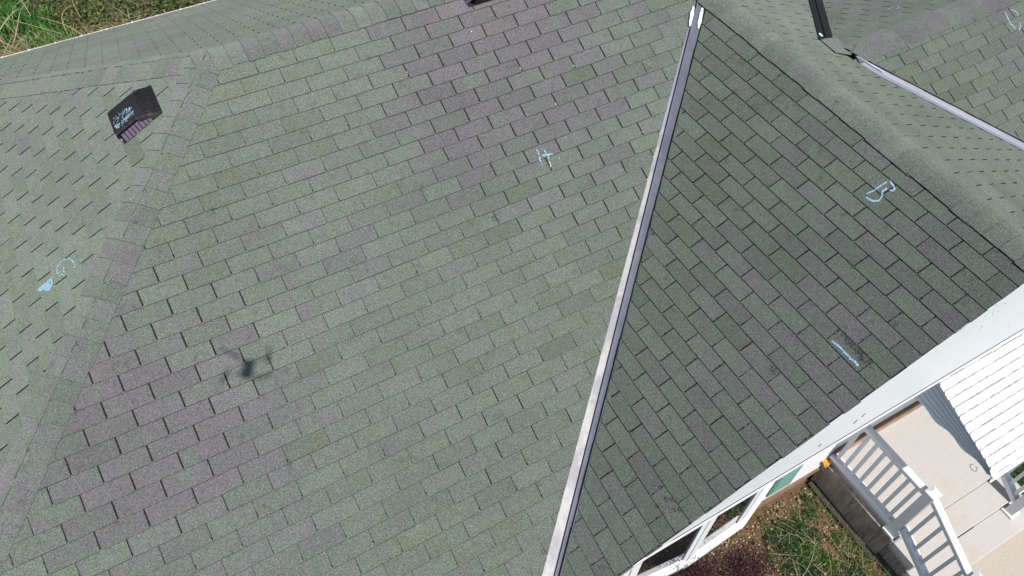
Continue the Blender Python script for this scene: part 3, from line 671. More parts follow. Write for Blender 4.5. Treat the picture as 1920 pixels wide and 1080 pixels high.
def wbox(mb, A, B, s0, s1, z0, z1, d0, d1):
    """box along the facet A->B between fractions in inches, pushed out by d"""
    A, B = Vector(A), Vector(B); t = (B-A).normalized(); n = Vector((t.y, -t.x))
    P = [A+t*s0+n*d0, A+t*s1+n*d0, A+t*s1+n*d1, A+t*s0+n*d1]
    if (P[1]-P[0]).cross(P[2]-P[0]) < 0: P = P[::-1]
    mb.hexa([V(p.x, p.y, z0) for p in P], [V(p.x, p.y, z1) for p in P])
for i in range(4):
    A, B = BV[i], BV[i+1]; Ln = (Vector(B)-Vector(A)).length
    fr = MB()
    wbox(fr, A, B, 0.9, 3.0, -105.2, -40, -.5, .5); wbox(fr, A, B, Ln-3.0, Ln-.9, -105.2, -40, -.5, .5)
    wbox(fr, A, B, 3.0, Ln-3.0, -105.2, -103.0, -.45, .45); wbox(fr, A, B, 3.0, Ln-3.0, -42.5, -40, -.45, .45)
    f_ = fr.build('sash', M_VINYL, bow, bevel=.12)
    gl = MB(); wbox(gl, A, B, 2.9, Ln-2.9, -103.1, -42.4, -.12, .02)
    gl.build('pane', M_GLASS, f_)
    if 0 < i < 4:
        po = MB(); c = Vector(BV[i]); po.box(c.x-.85, c.x+.85, c.y-.75, c.y+.9, -105.2, -40); po.build('mullion', M_VINYL, bow, bevel=.1)
po = MB(); po.box(56.2, 60.2, -60.0, -58.3, -107, -38); po.build('casing', M_VINYL, bow)
# shutter
shp = MB(); shp.box(61.0, 73.8, -60.35, -59.0, -127.2, -44)
for k in range(30):
    z = -125+k*2.6
    shp.hexa([V(62.6, -60.35, z), V(72.2, -60.35, z), V(72.2, -60.36, z+1.9), V(62.6, -60.36, z+1.9)][::1], [V(62.6, -60.75, z), V(72.2, -60.75, z), V(72.2, -60.37, z+1.9), V(62.6, -60.37, z+1.9)])
o = shp.build('shutter', M_TEAL, house); o['label'] = 'narrow teal louvred shutter beside the bow window'

M_NOSESHADE = flat('nosing shade', (.22, .18, .145), .9, .4, 30)  # dark colour that paints the shade under the step nosings
# ------------------------------------------------------------------ porch landing and steps
porch = empty('porch_steps', (130, -90, -150)); tag(porch, 'pale concrete porch landing with three steps and stained shaded side', 'steps')
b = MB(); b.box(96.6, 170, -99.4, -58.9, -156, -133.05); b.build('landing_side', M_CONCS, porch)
b = MB(); b.box(98.2, 170.6, -100.2, -58.95, -133.0, -130.0); b.build('landing', M_CONC, porch, bevel=.2)
b = MB(); b.box(96.0, 98.19, -100.1, -58.95, -133.0, -130.02); b.build('shaded_landing_edge', M_CONCS, porch, bevel=.25)  # railing shadow painted in by the darker stained concrete
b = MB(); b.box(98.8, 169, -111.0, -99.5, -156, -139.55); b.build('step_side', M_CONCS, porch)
b = MB(); b.box(98.2, 169.6, -111.6, -99.45, -139.5, -137.0); b.build('step', M_CONC, porch, bevel=.45)
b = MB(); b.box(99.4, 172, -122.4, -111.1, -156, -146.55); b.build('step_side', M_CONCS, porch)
b = MB(); b.box(98.6, 172.6, -123.0, -111.05, -146.5, -144.0); b.build('step', M_CONC, porch, bevel=.45)
b = MB(); b.box(93.3, 96.55, -101, -60, -156, -148.4); b.box(95.4, 98.7, -112.5, -99.6, -156, -148.8); b.build('footing', flat('dark brown footing', (.055, .045, .035), .95, .5, 25, bump_s=.6), porch, bevel=.5)  # footing strip, darker than the landing side

b = MB(); b.box(98.4, 169.4, -100.45, -100.22, -137.2, -136.93); b.build('nosing_shade', M_NOSESHADE, porch)  # painted shade line below the landing nosing
b = MB(); b.box(98.8, 172.0, -111.85, -111.62, -144.2, -143.94); b.build('nosing_shade', M_NOSESHADE, porch)  # painted shade line below the step nosing
b = MB(); b.box(130, 141, -111.95, -111.5, -143.93, -143.8); b.build('crack', M_DARK, porch)
def railing(name, x, loc_label, group):
    r = empty(name, (x, -80, -130)); tag(r, loc_label, 'railing', group); return r
def lerp(a, b, t): return a+(b-a)*t
def rail_set(r, x, y_post, z_post, newel_y, newel_z, level=True):
    # level run from the wall to the corner post
    if level:
        m_ = MB(); m_.bar(V(x, -59.3, -93.3), V(x, y_post+2.0, -93.3), 3.0, 2.6); m_.build('top_rail', M_VINYL, r, bevel=.5)
        m_ = MB(); m_.bar(V(x, -59.3, -125.4), V(x, y_post+2.0, -125.4), 3.6, 2.6); m_.build('bottom_rail', M_VINYL, r, bevel=.3)
        n = 8
        for k in range(n):
            y = -62.0-k*4.25
            m_ = MB(); m_.box(x-.72, x+.72, y-.72, y+.72, -124.0, -94.6); m_.build('baluster', M_VINYL, r)
        p = MB(); p.box(x-2, x+2, y_post-2, y_post+2, -130, -90.6); p.build('post', M_VINYL, r, bevel=.12)
        p = MB(); p.box(x-2.9, x+2.9, y_post-2.9, y_post+2.9, -129.98, -128.6); p.build('post_base', M_VINYL, r, bevel=.3)
        p = MB(); q = [(-2.35, -2.35), (2.35, -2.35), (2.35, 2.35), (-2.35, 2.35)]
        p.hexa([V(x+a, y_post+b_, -90.7) for a, b_ in q], [V(x+a, y_post+b_, -89.8) for a, b_ in q]); p.hexa([V(x+a, y_post+b_, -89.79) for a, b_ in q], [V(x+a*.25, y_post+b_*.25, -88.6) for a, b_ in q]); p.build('post_cap', M_VINYL, r)
    # sloped run down the steps
    y0, y1 = y_post-2.0, newel_y+2.0; s = (newel_z)/(abs(y1-y0))
    zt0, zb0 = -92.6, -121.5; drop = newel_z
    m_ = MB(); m_.bar(V(x, y0+.5, zt0), V(x, y1-.3, zt0-drop), 3.0, 2.6); m_.build('stair_top_rail', M_VINYL, r, bevel=.5)
    m_ = MB(); m_.bar(V(x, y0, zb0), V(x, y1, zb0-drop), 3.4, 2.6); m_.build('stair_bottom_rail', M_VINYL, r, bevel=.3)
    n = 5
    for k in range(n):
        t = (k+.65)/(n+.2); y = lerp(y0, y1, t)
        m_ = MB(); m_.box(x-.72, x+.72, y-.72, y+.72, zb0-drop*t+1.2, zt0-drop*t-1.0); m_.build('stair_baluster', M_VINYL, r)
    p = MB(); zb = -150 if x < 120 else -144
    p.box(x-2, x+2, newel_y-2, newel_y+2, zb, zt0-drop+3.0); p.build('newel', M_VINYL, r, bevel=.12)
    p = MB(); p.box(x-2.9, x+2.9, newel_y-2.9, newel_y+2.9, zb+.01, zb+1.4); p.build('newel_base', M_VINYL, r, bevel=.3)
    p = MB(); q = [(-2.35, -2.35), (2.35, -2.35), (2.35, 2.35), (-2.35, 2.35)]; zc = zt0-drop+2.95
    p.hexa([V(x+a, newel_y+b_, zc) for a, b_ in q], [V(x+a, newel_y+b_, zc+.9) for a, b_ in q]); p.hexa([V(x+a, newel_y+b_, zc+.91) for a, b_ in q], [V(x+a*.25, newel_y+b_*.25, zc+2.1) for a, b_ in q]); p.build('newel_cap', M_VINYL, r)
ra = railing('porch_railing', 99.0, 'white vinyl porch railing along the stained concrete side, left of the steps', 'porch railings')
rail_set(ra, 99.0, -96.4, 0, -127.5, 17.0)
rb = railing('porch_railing', 160.8, 'white vinyl railing right of the steps, half hidden by the awning', 'porch railings')
rail_set(rb, 160.8, -90.0, 0, -114.6, 14.0)

# ------------------------------------------------------------------ awning
aw = empty('awning', (140, -59, -40)); tag(aw, 'white ribbed metal awning with a scalloped shaded side over the porch', 'awning')
AX0, AX1 = 98.5, 190.0; ZUP = 1.7
prof = [(-58.9, -38.6), (-66, -41.6), (-73, -44.9), (-78, -47.0), (-85, -50.0), (-93.5, -53.4), (-99.3, -55.9), (-103.0, -57.7), (-104.8, -59.6), (-105.3, -63.0)]
def along(pr_, d):
    for (a, b) in zip(pr_[:-1], pr_[1:]):
        L_ = math.hypot(b[0]-a[0], b[1]-a[1])
        if d <= L_: t = d/L_; return (a[0]+(b[0]-a[0])*t, a[1]+(b[1]-a[1])*t)
        d -= L_
    return pr_[-1]
prof = [(a, b+ZUP) for a, b in prof]
tot = sum(math.hypot(b[0]-a[0], b[1]-a[1]) for a, b in zip(prof[:-1], prof[1:]))
top = MB(); grime = MB(); npan = 17; pw = tot/npan
for k in range(npan):
    nsub = 2
    pts = []
    for q in range(nsub+1): pts.append((along(prof, k*pw+(pw-.8)*q/nsub), .0))
    A1 = along(prof, (k+1)*pw-.8); A2 = along(prof, (k+1)*pw-.55); A3 = along(prof, (k+1)*pw-.2); A4 = along(prof, (k+1)*pw)
    def upn(a, b):
        d = Vector((b[0]-a[0], b[1]-a[1])).normalized(); return Vector((-d.y, d.x))*(1 if -d.y*0+d.x < 0 else 1)
    nn = upn(A1, A4); nn = nn if nn.y > 0 else -nn
    row = [Vector(p[0]) for p in pts]+[Vector(A2)+nn*.42, Vector(A3)+nn*.42, Vector(A4)]
    rx = random.Random(k).uniform(-.15, .25)
    for a, b_ in zip(row[:-1], row[1:]):
        top.face([V(AX0-.5-rx, a.x, a.y), V(AX0-.5-rx, b_.x, b_.y), V(AX1, b_.x, b_.y), V(AX1, a.x, a.y)])
        top.face([V(AX0-.5-rx, a.x, a.y-.12), V(AX1, a.x, a.y-.12), V(AX1, b_.x, b_.y-.12), V(AX0-.5-rx, b_.x, b_.y-.12)])
    e0 = row[0]; e1 = row[-1]
    gq = [row[-4], row[-3]]; g0 = row[-4]+(row[-3]-row[-4])*0+nn*.06; g1_ = row[-3]+nn*.05
    gj = Vector(along(prof, (k+1)*pw-1.05))+nn*.07; gk = Vector(along(prof, (k+1)*pw-.80))+nn*.10
    grime.face([V(AX0-.4, gj.x, gj.y), V(AX0-.4, gk.x, gk.y), V(AX1, gk.x, gk.y), V(AX1, gj.x, gj.y)])
    top.face([V(AX0-.5-rx, e0.x, e0.y), V(AX0-.5-rx, e1.x, e1.y), V(AX0-.5-rx, e1.x, e1.y-.5), V(AX0-.5-rx, e0.x, e0.y-.5)])
top.build('canopy', M_AWN, aw, fixn=False)
grime.build('seam', blotch('dirty seam', (.50, .47, .48), [(9.0, .44, .56, (.13, .11, .12), .95, ONE), (60, .5, .65, (.6, .58, .6), .8, ONE)], .8), aw, fixn=False)
# side: slats parallel to the canopy, scalloped lower edge
side = MB(); nsl = 6
def zt_(y):
    for a, b in zip(prof[:-1], prof[1:]):
        if b[0] <= y <= a[0]: t = (y-a[0])/(b[0]-a[0]); return a[1]+(b[1]-a[1])*t
    return prof[-1][1]
def zb_(y):
    base = ZUP-58.6-1.9*min(1, (-59-y)/16.0)-.7*math.sin((y+59)*.52)
    return base if y > -103.6 else base+1.0
ys = [-59-.5*i*45.2/45 for i in range(92)]
for k in range(nsl):
    f0, f1 = k/nsl, (k+1)/nsl
    for a, b in zip(ys[:-1], ys[1:]):
        za0, zb0 = zt_(a), zb_(a); zc0, zd0 = zt_(b), zb_(b)
        # straight slat lines until the scalloped hem
        P = lambda y, f: lerp(zt_(y)-.3, (zb_(y) if f > .99 else ZUP-59.4-1.2*min(1, (-59-y)/16.0)), f if f <= .99 else 1)
        xo = AX0-.0
        side.face([V(xo+.35, a, P(a, f0)), V(xo, a, P(a, f1)), V(xo, b, P(b, f1)), V(xo+.35, b, P(b, f0))])
        side.face([V(xo, a, P(a, f1)), V(xo+.35, a, P(a, f1)-.02), V(xo+.35, b, P(b, f1)-.02), V(xo, b, P(b, f1))])
side.build('side_panel', M_AWNS, aw, fixn=False)
sm = MB()
for k in range(1, nsl):
    for a, b in zip(ys[:-1], ys[1:]):
        f = k/nsl; P = lambda y: lerp(zt_(y)-.3, ZUP-59.4-1.2*min(1, (-59-y)/16.0), f)
        sm.face([V(AX0-.03, a, P(a)+.10), V(AX0-.03, a, P(a)-.12), V(AX0-.03, b, P(b)-.12), V(AX0-.03, b, P(b)+.10)])
sm.build('side_seam', flat('shadowed seam', (.16, .17, .20), .8, .3, 30), aw, fixn=False)
hk = MB(); c = Vector((98.2, -98.9, -63.4+ZUP)); pts = [V(c.x, c.y+1.35*math.cos(t), c.z+1.35*math.sin(t)) for t in [math.pi*.5+i*math.pi/9 for i in range(17)]]
hk.tube(pts, [.1*IN]*len(pts), 6); hk.build('hook', M_BLACK, aw)

# ------------------------------------------------------------------ fallen leaf on the porch corner
lf = MB(); rr = random.Random(3)
for k in range(4):
    cx, cy, cz = 95.6+rr.uniform(-1.3, 1.0), -60.6+rr.uniform(-.8, 1.0), -129.6+.35*k; r0 = rr.uniform(1.3, 2.2); a0 = rr.random()*6
    ring = [V(cx+r0*(1 if q % 2 else .62)*math.cos(a0+q*.7), cy+r0*(1 if q % 2 else .62)*math.sin(a0+q*.7), cz+rr.uniform(0, 1.3)) for q in range(9)]
    cc = V(cx, cy, cz+.2)
    for q in range(9): lf.face([cc, ring[q], ring[(q+1) % 9]])
tag(lf.build('dry_leaf', M_LEAF, fixn=False), 'curled orange dry leaf on the corner of the concrete landing', 'leaf')

# ------------------------------------------------------------------ roof vents
def vent(loc_xy, p, label, hood_h=4.6, marks=True, lw=(14.6, 15.0)):
    f, cdir, udir, t = PL[p]; n = nrm(p)
    up = Vector((udir[0], udir[1], t)).normalized()     # up the slope
    ac = Vector((cdir[0], cdir[1], 0))
    O = Vector((*loc_xy, f(*loc_xy)))
    root = empty('roof_vent', tuple(O)); tag(root, label, 'vent', 'black roof vents')
    def W(a, u, h): q = O+ac*a+up*u+n*h; return V(q.x, q.y, q.z)
    hw, hl = lw[1]/2, lw[0]/2*1.06
    fl = MB(); fl.hexa([W(-hw, -hl, .15), W(hw, -hl, .15), W(hw, hl, .15), W(-hw, hl, .15)], [W(-hw, -hl, .48), W(hw, -hl, .48), W(hw, hl, .48), W(-hw, hl, .48)])
    fl.build('flange', M_PLAS, root)
    # hood: constant height at the lower half, curving down to the flange up the slope
    pr_ = [(-hl+.2, hood_h*.98), (-hl+1.2, hood_h*1.02), (0.5, hood_h), (2.6, hood_h*.90), (4.6, hood_h*.62), (6.4, hood_h*.28), (hl-.3, .55)]
    hd = MB()
    e = hw-.5
    def wid(u): return e-1.5 if u < .5 else e-1.5+1.4*(u-.5)/(hl-.8)
    for (u0, h0), (u1, h1) in zip(pr_[:-1], pr_[1:]):
        a0, a1 = wid(u0), wid(u1)
        hd.face([W(-a0, u0, h0), W(a0, u0, h0), W(a1, u1, h1), W(-a1, u1, h1)])
        for s in (-1, 1):       # rolled shoulders
            b0, b1 = a0+.7, a1+.7 if u1 < hl-.5 else a1+.2
            k0, k1 = max(h0-.8, .5), max(h1-.8, .5)
            hd.face([W(s*a0, u0, h0), W(s*a1, u1, h1), W(s*b1, u1, k1), W(s*b0, u0, k0)])
            if u0 > .4:
                hd.face([W(s*b0, u0, k0), W(s*b1, u1, k1), W(s*(b1+.5), u1, .5), W(s*(b0+.5), u0, .5)])
    hd.face([W(-wid(-9), -hl+.2, hood_h), W(-wid(-9), -hl+.2, 1.0), W(wid(-9), -hl+.2, 1.0), W(wid(-9), -hl+.2, hood_h)])
    o = hd.build('hood', M_PLAS, root, weld=True, smooth=True)
    # fine ribs on the sloped shoulder
    rb_ = MB()
    for k in range(-5, 6):
        a = k*1.15
        rb_.tube([W(a, 2.8, hood_h*.90+.05), W(a*1.03, 4.8, hood_h*.60+.05), W(a*1.05, 7.0, .9)], [.12*IN]*3, 4)
    rb_.build('rib', M_PLAS, root)
    for s in (-1, 1):
        gr = MB(); bk = MB()
        bk.hexa([W(s*(e-1.6), -hl+.6, .5), W(s*(e-1.6), .8, .5), W(s*(e-1.4), .8, .5), W(s*(e-1.4), -hl+.6, .5)], [W(s*(e-1.6), -hl+.6, hood_h-.6), W(s*(e-1.6), .8, hood_h-.6), W(s*(e-1.4), .8, hood_h-.6), W(s*(e-1.4), -hl+.6, hood_h-.6)])
        bk.build('opening', M_DARK, root)
        for k in range(8):
            u0 = -hl+1.1+k*1.16*1.12; u1 = u0+.98
            lo, hi = e+.9, e-1.0
            gr.hexa([W(s*lo, u0, .55), W(s*lo, u1, .55), W(s*(lo-.2), u1, .5), W(s*(lo-.2), u0, .5)], [W(s*hi, u0, hood_h-1.5), W(s*hi, u1, hood_h-1.5), W(s*(hi-.2), u1, hood_h-1.7), W(s*(hi-.2), u0, hood_h-1.7)])
        gr.build('grille', M_GRIL, root)
    if marks:
        mk = MB(); r_ = random.Random(11)
        for (a, b) in ((-.9, -3.2),):
            pass
        for a0 in (MARK_A, MARK_B):
            for i in range(170):
                t = r_.random(); u = -6.3+t*7.2; a = a0+r_.gauss(0, .62)
                if mnoise.noise(Vector((u*1.3, a*2.2, a0))) < -.12: continue
                sz = r_.uniform(.08, .24)
                an = r_.random()*3
                h = hood_h+.13
                mk.face([W(a+sz*.6*math.cos(an+q*1.5708), u+sz*math.sin(an+q*1.5708), h) for q in range(4)])
        o = mk.build('chalk_scribble', M_CHALK, root, fixn=False)
    return root
MARK_A, MARK_B = 0.6, 3.4
vent((-108.1, 92.7), 'L', 'black slanted plastic roof vent with two blue-white chalk scribbles on the left slope', hood_h=3.7, lw=(14.0, 14.0))
vent((6.4, 92.2), 'M', 'black roof vent cut off by the top edge of the photo', marks=False, hood_h=4.6)

# chalk dabs on the valleys
na_ = Vector((0, -.447, .894))
dab('chalk_mark', ((76.2, 63.0, 32.1+.5), (70.8, 57.2, 29.3+.5)), .62, slopes['M'], nn=na_)
dab('chalk_mark', ((77.9, 60.3, zR(77.9, 0)+.55), (72.2, 54.2, zR(72.2, 0)+.55)), .66, slopes['R'], nn=nrm('R'))

nS = nrm('S')
dab('chalk_mark', ((131.0, 28.4, 14.4), (136.6, 20.6, 11.4)), .6, slopes['S'], nn=nS)
dab('chalk_mark', ((128.0, 46.6, 14.9), (124.9, 43.3, 16.6)), .8, slopes['S'], nn=nS)
dab('chalk_mark', ((141.6, 53.2, 6.6), (138.6, 50.0, 8.2)), .8, slopes['U'], nn=nrm('U'))

# ------------------------------------------------------------------ the drone that takes the picture (its shadow lies on the main slope)
H_ = Vector((.4995, .866, 0)); S_ = Vector((.866, -.4995, 0)); U_ = Vector((0, 0, 1))
dc = Vector(CAM)-H_*2.6+U_*1.6
dr = empty('drone', tuple(dc)); tag(dr, 'small grey folding drone with four rotors hovering above the roof', 'drone')
def D(a, b, c): q = dc+S_*a+H_*b+U_*c; return V(q.x, q.y, q.z)
bd = MB()
secs = [(-3.0, 1.2, .8), (-2.4, 1.7, 1.1), (-.6, 1.45, 1.3), (1.0, 1.5, 1.2), (2.0, 1.7, .9), (2.4, 1.3, .5)]
rings = [[D(w_*math.cos(t), b, h_*math.sin(t)) for t in [i*math.pi/6 for i in range(12)]] for b, w_, h_ in secs]
for r0, r1 in zip(rings[:-1], rings[1:]):
    for i in range(12): bd.face([r0[i], r0[(i+1) % 12], r1[(i+1) % 12], r1[i]])
bd.face(rings[0][::-1]); bd.face(rings[-1])
bd.build('body', M_DRONE, dr, weld=True, smooth=True)
for sx, sy in ((1, 1), (-1, 1), (1, -1), (-1, -1)):
    a = MB(); tip = (sx*5.2, sy*3.6+.3, .4)
    a.tube([D(sx*1.1, sy*1.5, .3), D(sx*3, sy*2.6, .55), D(*tip)], [.26*IN, .15*IN, .12*IN], 8); a.build('arm', M_DRONE, dr)
    mo = MB(); mo.tube([D(tip[0], tip[1], -.1), D(tip[0], tip[1], 1.1)], [.27*IN, .27*IN], 12); mo.build('motor', M_BLACK, dr)
    pr_ = MB(); an = 1.1*sx+.7*sy
    for s in (-1, 1):
        d_ = (math.cos(an)*s, math.sin(an)*s)
        prof_ = [(0.2, .2), (.8, .42), (1.6, .40), (2.5, .24), (2.9, .08)]
        up_ = [(tip[0]+d_[0]*r-d_[1]*w_, tip[1]+d_[1]*r+d_[0]*w_) for r, w_ in prof_]; dn_ = [(tip[0]+d_[0]*r+d_[1]*w_, tip[1]+d_[1]*r-d_[0]*w_) for r, w_ in prof_]
        for i in range(4):
            pr_.hexa([D(*up_[i], 1.15), D(*up_[i+1], 1.15), D(*dn_[i+1], 1.15), D(*dn_[i], 1.15)], [D(*up_[i], 1.22), D(*up_[i+1], 1.22), D(*dn_[i+1], 1.22), D(*dn_[i], 1.22)])
    pr_.build('propeller', M_BLACK, dr)
gb = MB(); gb.tube([D(-.9, 1.6, -1.5), D(.9, 1.6, -1.5)], [.5*IN, .5*IN], 10); gb.build('gimbal', M_BLACK, dr)

# ------------------------------------------------------------------ ground
def sheet(name, x0, x1, y0, y1, z, matl, nx, ny, amp=0.0, sc=.05):
    mb = MB(); P = {}
    for i in range(nx+1):
        for j in range(ny+1):
            x, y = x0+(x1-x0)*i/nx, y0+(y1-y0)*j/ny
            P[i, j] = V(x, y, z+amp*mnoise.noise(Vector((x*sc, y*sc, 1.0))))
    for i in range(nx):
        for j in range(ny): mb.face([P[i, j], P[i+1, j], P[i+1, j+1], P[i, j+1]])
    o = mb.build(name, matl, weld=True, smooth=True); tag(o, kind='structure'); return o
sheet('ground', -3000, 3000, -3000, 3000, -151.4, M_LAWN, 60, 60, .5)
sheet('garden_bed', -120, 96.5, -175, -57, -150.7, M_SOIL, 90, 60, .55, .12)
wk = MB(); wk.box(100, 185, -300, -120.0, -156, -150.0); tag(wk.build('walkway', M_WALK), kind='structure')

def pal(rnd, cols, var=.25):
    c = rnd.choice(cols); v = 1+rnd.uniform(-var, var); return (c[0]*v, c[1]*v, c[2]*v, 1)
def leaf(mb, p, size, rnd, cols, flat_=.6, narrow=.5):
    n = Vector((rnd.gauss(0, 1)*flat_, rnd.gauss(0, 1)*flat_, 1)).normalized()
    a = n.orthogonal().normalized(); an = rnd.random()*6.283
    t = (a*math.cos(an)+n.cross(a)*math.sin(an)); b = n.cross(t)
    s = size*rnd.uniform(.6, 1.3); w = s*narrow
    P = [p, p+t*s*.5+b*w*.5+n*s*.08, p+t*s, p+t*s*.5-b*w*.5+n*s*.08]
    mb.face([V(*q) for q in P], pal(rnd, cols))
def blade(mb, p, ln, rnd, cols, w=.22, lean=.6, nseg=3):
    an = rnd.random()*6.283; d = Vector((math.cos(an), math.sin(an), 0)); s = Vector((-d.y, d.x, 0))*w/2
    le = lean*rnd.uniform(.3, 1.3); c = pal(rnd, cols); prev = None
    for i in range(nseg+1):
        t = i/nseg; q = p+d*ln*le*t*t+Vector((0, 0, ln*(t-.35*le*t*t))); ww = s*(1-t*.85)
        cur = (q-ww, q+ww)
        if prev: mb.face([V(*prev[0]), V(*prev[1]), V(*cur[1]), V(*cur[0])], c)
        prev = cur
GR = [(.045, .10, .02), (.06, .13, .026), (.03, .07, .015), (.09, .16, .035)]
OL = [(.09, .10, .035), (.06, .08, .025), (.13, .12, .05), (.05, .05, .025), (.10, .125, .03)]
DK = [(.015, .038, .013), (.026, .062, .021), (.042, .092, .03), (.022, .05, .022)]
ST = [(.30, .24, .14), (.23, .17, .10), (.38, .32, .21), (.16, .11, .06)]
BR = [(.13, .085, .05), (.09, .06, .04), (.20, .14, .09)]
rnd = random.Random(21)
# --- planting bed
def bed_density(x, y):
    """where the weeds grow: mostly right of the bare soil patch"""
    d = (x-58)/34.0+0.0 - max(0, (-70-y))*0.0
    d = min(1, max(0, (x-52-(-62-y)*-.10)/16.0))
    if y > -66: d *= .45
    return d*max(0, .42+1.5*mnoise.noise(Vector((x*.09, y*.09, 4.2))))
g1 = MB()
k = 0
while k < 21000:
    x, y = rnd.uniform(-20, 95.0), rnd.uniform(-175, -60.5)
    dd = bed_density(x, y)
    if x < 52: dd = .05*(mnoise.noise(Vector((x*.1, y*.1, 9))) > .25)+(.25 if (mnoise.noise(Vector((x*.06, y*.06, 2))) > .35) else 0)
    k += 1
    if rnd.random() > dd+.02: continue
    z = -150.6+.5*mnoise.noise(Vector((x*.12, y*.12, 1.0)))
    sel = mnoise.noise(Vector((x*.07, y*.07, 12)))
    if x > 84 or sel > .05: blade(g1, Vector((x, y, z)), rnd.uniform(2.5, 5.5), rnd, GR, .30, .9)
    else: blade(g1, Vector((x, y, z)), rnd.uniform(2.0, 5), rnd, DK+GR[:1], .35, 1.0)
tag(g1.build('bed_grass', M_FOL, fixn=False), 'green grass and weeds growing against the concrete side of the porch', 'grass', kind='stuff')
g2 = MB()
clumps = [(63, -73, 5), (69, -70, 4), (74, -75, 6), (66, -80, 6), (72, -84, 6.5), (79, -80, 4.5), (60, -86, 4), (68, -91, 5), (77, -93, 5), (84, -72, 3.5), (88, -66, 3), (56, -78, 3.5), (63, -99, 5), (74, -102, 6), (84, -100, 5), (52, -92, 3), (70, -112, 7), (82, -115, 6), (44, -84, 2.5), (87, -86, 3.5), (81, -108, 5)]
for cx, cy, cr in clumps:
    cols_ = rnd.choice([DK, DK, DK+GR[1:3], GR])
    for k in range(int(cr*cr*17)):
        a_ = rnd.random()*6.283; q_ = cr*rnd.random()**.6; h = .55*cr*max(0, 1-(q_/cr)**2)+.6
        leaf(g2, Vector((cx+q_*math.cos(a_), cy+q_*math.sin(a_), -150.4+rnd.random()*h)), rnd.uniform(.7, 1.4), rnd, cols_, .9, .55)
tag(g2.build('broadleaf_weeds', M_FOL, fixn=False), 'patch of dark green broadleaf weeds in the middle of the bed', 'weeds', kind='stuff')
g3 = MB()
for k in range(340):
    x, y = rnd.gauss(76, 14), rnd.gauss(-90, 17)
    if not (44 < x < 94 and -150 < y < -61): continue
    an = rnd.random()*3.14; ln = rnd.uniform(2, 8); z = -149.6+rnd.random()*2.2
    d = Vector((math.cos(an), math.sin(an), rnd.uniform(-.1, .2))); s = Vector((-d.y, d.x, 0))*.09
    p = Vector((x, y, z)); q = p+d*ln; g3.face([V(*(p-s)), V(*(p+s)), V(*(q+s*.5)), V(*(q-s*.5))], pal(rnd, ST+BR))
for k in range(900):
    x, y = rnd.uniform(20, 93), rnd.uniform(-100, -61)
    leaf(g3, Vector((x, y, -150.1+rnd.random()*.8)), rnd.uniform(.8, 1.9), rnd, BR+ST[:2], .35, .6)
tag(g3.build('straw_litter', M_STALK, fixn=False), 'tan straw and dead leaves scattered over the bed', 'straw', kind='stuff')
g4 = MB()
for k in range(300):
    x, y = rnd.choice([(rnd.uniform(30, 93), rnd.uniform(-68, -61)), (rnd.gauss(90, 2.2), rnd.uniform(-112, -62)), (rnd.uniform(10, 60), rnd.uniform(-100, -63))])
    if x > 94.6: continue
    s = rnd.uniform(.18, .62); c = pal(rnd, [(.42, .33, .25), (.46, .40, .34), (.30, .21, .15)], .2); zz = -150.3
    r = [V(x+s*math.cos(q*1.05+k)*rnd.uniform(.7, 1.1), y+s*math.sin(q*1.05+k)*rnd.uniform(.7, 1.1), zz) for q in range(6)]
    tp = V(x, y, zz+s*.9)
    for q in range(6): g4.face([r[q], r[(q+1) % 6], tp], c)
tag(g4.build('gravel', M_STALK, fixn=False), 'small pale stones lying on the garden soil', 'gravel', kind='stuff')
# --- tall dry stems lying over the weeds
g5 = MB()
for x, y, an, ln in ((58, -66, -1.1, 26), (63, -64, -1.25, 24), (67, -63, -1.4, 20), (50, -72, -.9, 22), (88, -84, -1.9, 34), (60, -92, .3, 24), (54, -96, -.2, 22), (72, -98, .9, 20), (84, -90, -1.2, 18), (64, -100, 1.4, 18)):
    pts = []; 
    for i in range(7):
        t = i/6; pts.append(V(x+math.cos(an+.3*t)*ln*t, y+math.sin(an+.3*t)*ln*t, -148.5+3.2*math.sin(math.pi*t)+t))
    g5.tube(pts, [.08*IN*(1-.5*i/6) for i in range(7)], 5, pal(rnd, ST[:3]))
tag(g5.build('dry_stems', M_STALK, fixn=False), 'long tan dead stems lying over the weeds in the bed', 'stems', kind='stuff')

# --- purple barberry under the bow window
def bush(name, c, r, n, cols, size, label, cat, twig=(.08, .05, .045), flat_=1.2, lobes=7, seed=3, group=None):
    rnd = random.Random(seed)
    root = empty(name, (c[0], c[1], -150.5)); tag(root, label, cat, group)
    tw = MB(); fo = MB(); cen = Vector(c)
    cl = []; r = (r[0], r[1], r[2])
    for k in range(lobes*9):
        d = Vector((rnd.gauss(0, 1), rnd.gauss(0, 1), rnd.gauss(.2, .8))).normalized()
        q = cen+Vector((d.x*r[0], d.y*r[1], d.z*(r[2] if d.z > 0 else r[2]*1.9)))*rnd.uniform(.55, 1.02)
        q.y = min(q.y, -74.0)
        cl.append(q)
        b0 = Vector((c[0]+rnd.gauss(0, 1.5), c[1]+rnd.gauss(0, 1.5), -150.5))
        mid = b0.lerp(q, .5)+Vector((rnd.gauss(0, 1.2), rnd.gauss(0, 1.2), 2))
        tw.tube([V(*b0), V(*mid), V(*q)], [.22*IN, .14*IN, .06*IN], 4, (*twig, 1))
    for k in range(n):
        q = rnd.choice(cl); s = r[0]*.16
        p = q+Vector((rnd.gauss(0, s), rnd.gauss(0, s), rnd.gauss(0, s)))
        (None if (p.y > -72.8 and p.z > -119) else leaf(fo, p, size, rnd, cols, flat_, .55))
    tw.build('stems', M_STALK, root, fixn=False); fo.build('foliage', M_FOL, root, fixn=False)
    return root
PU = [(.030, .008, .013), (.045, .013, .019), (.018, .005, .009), (.09, .032, .038), (.04, .02, .014)]
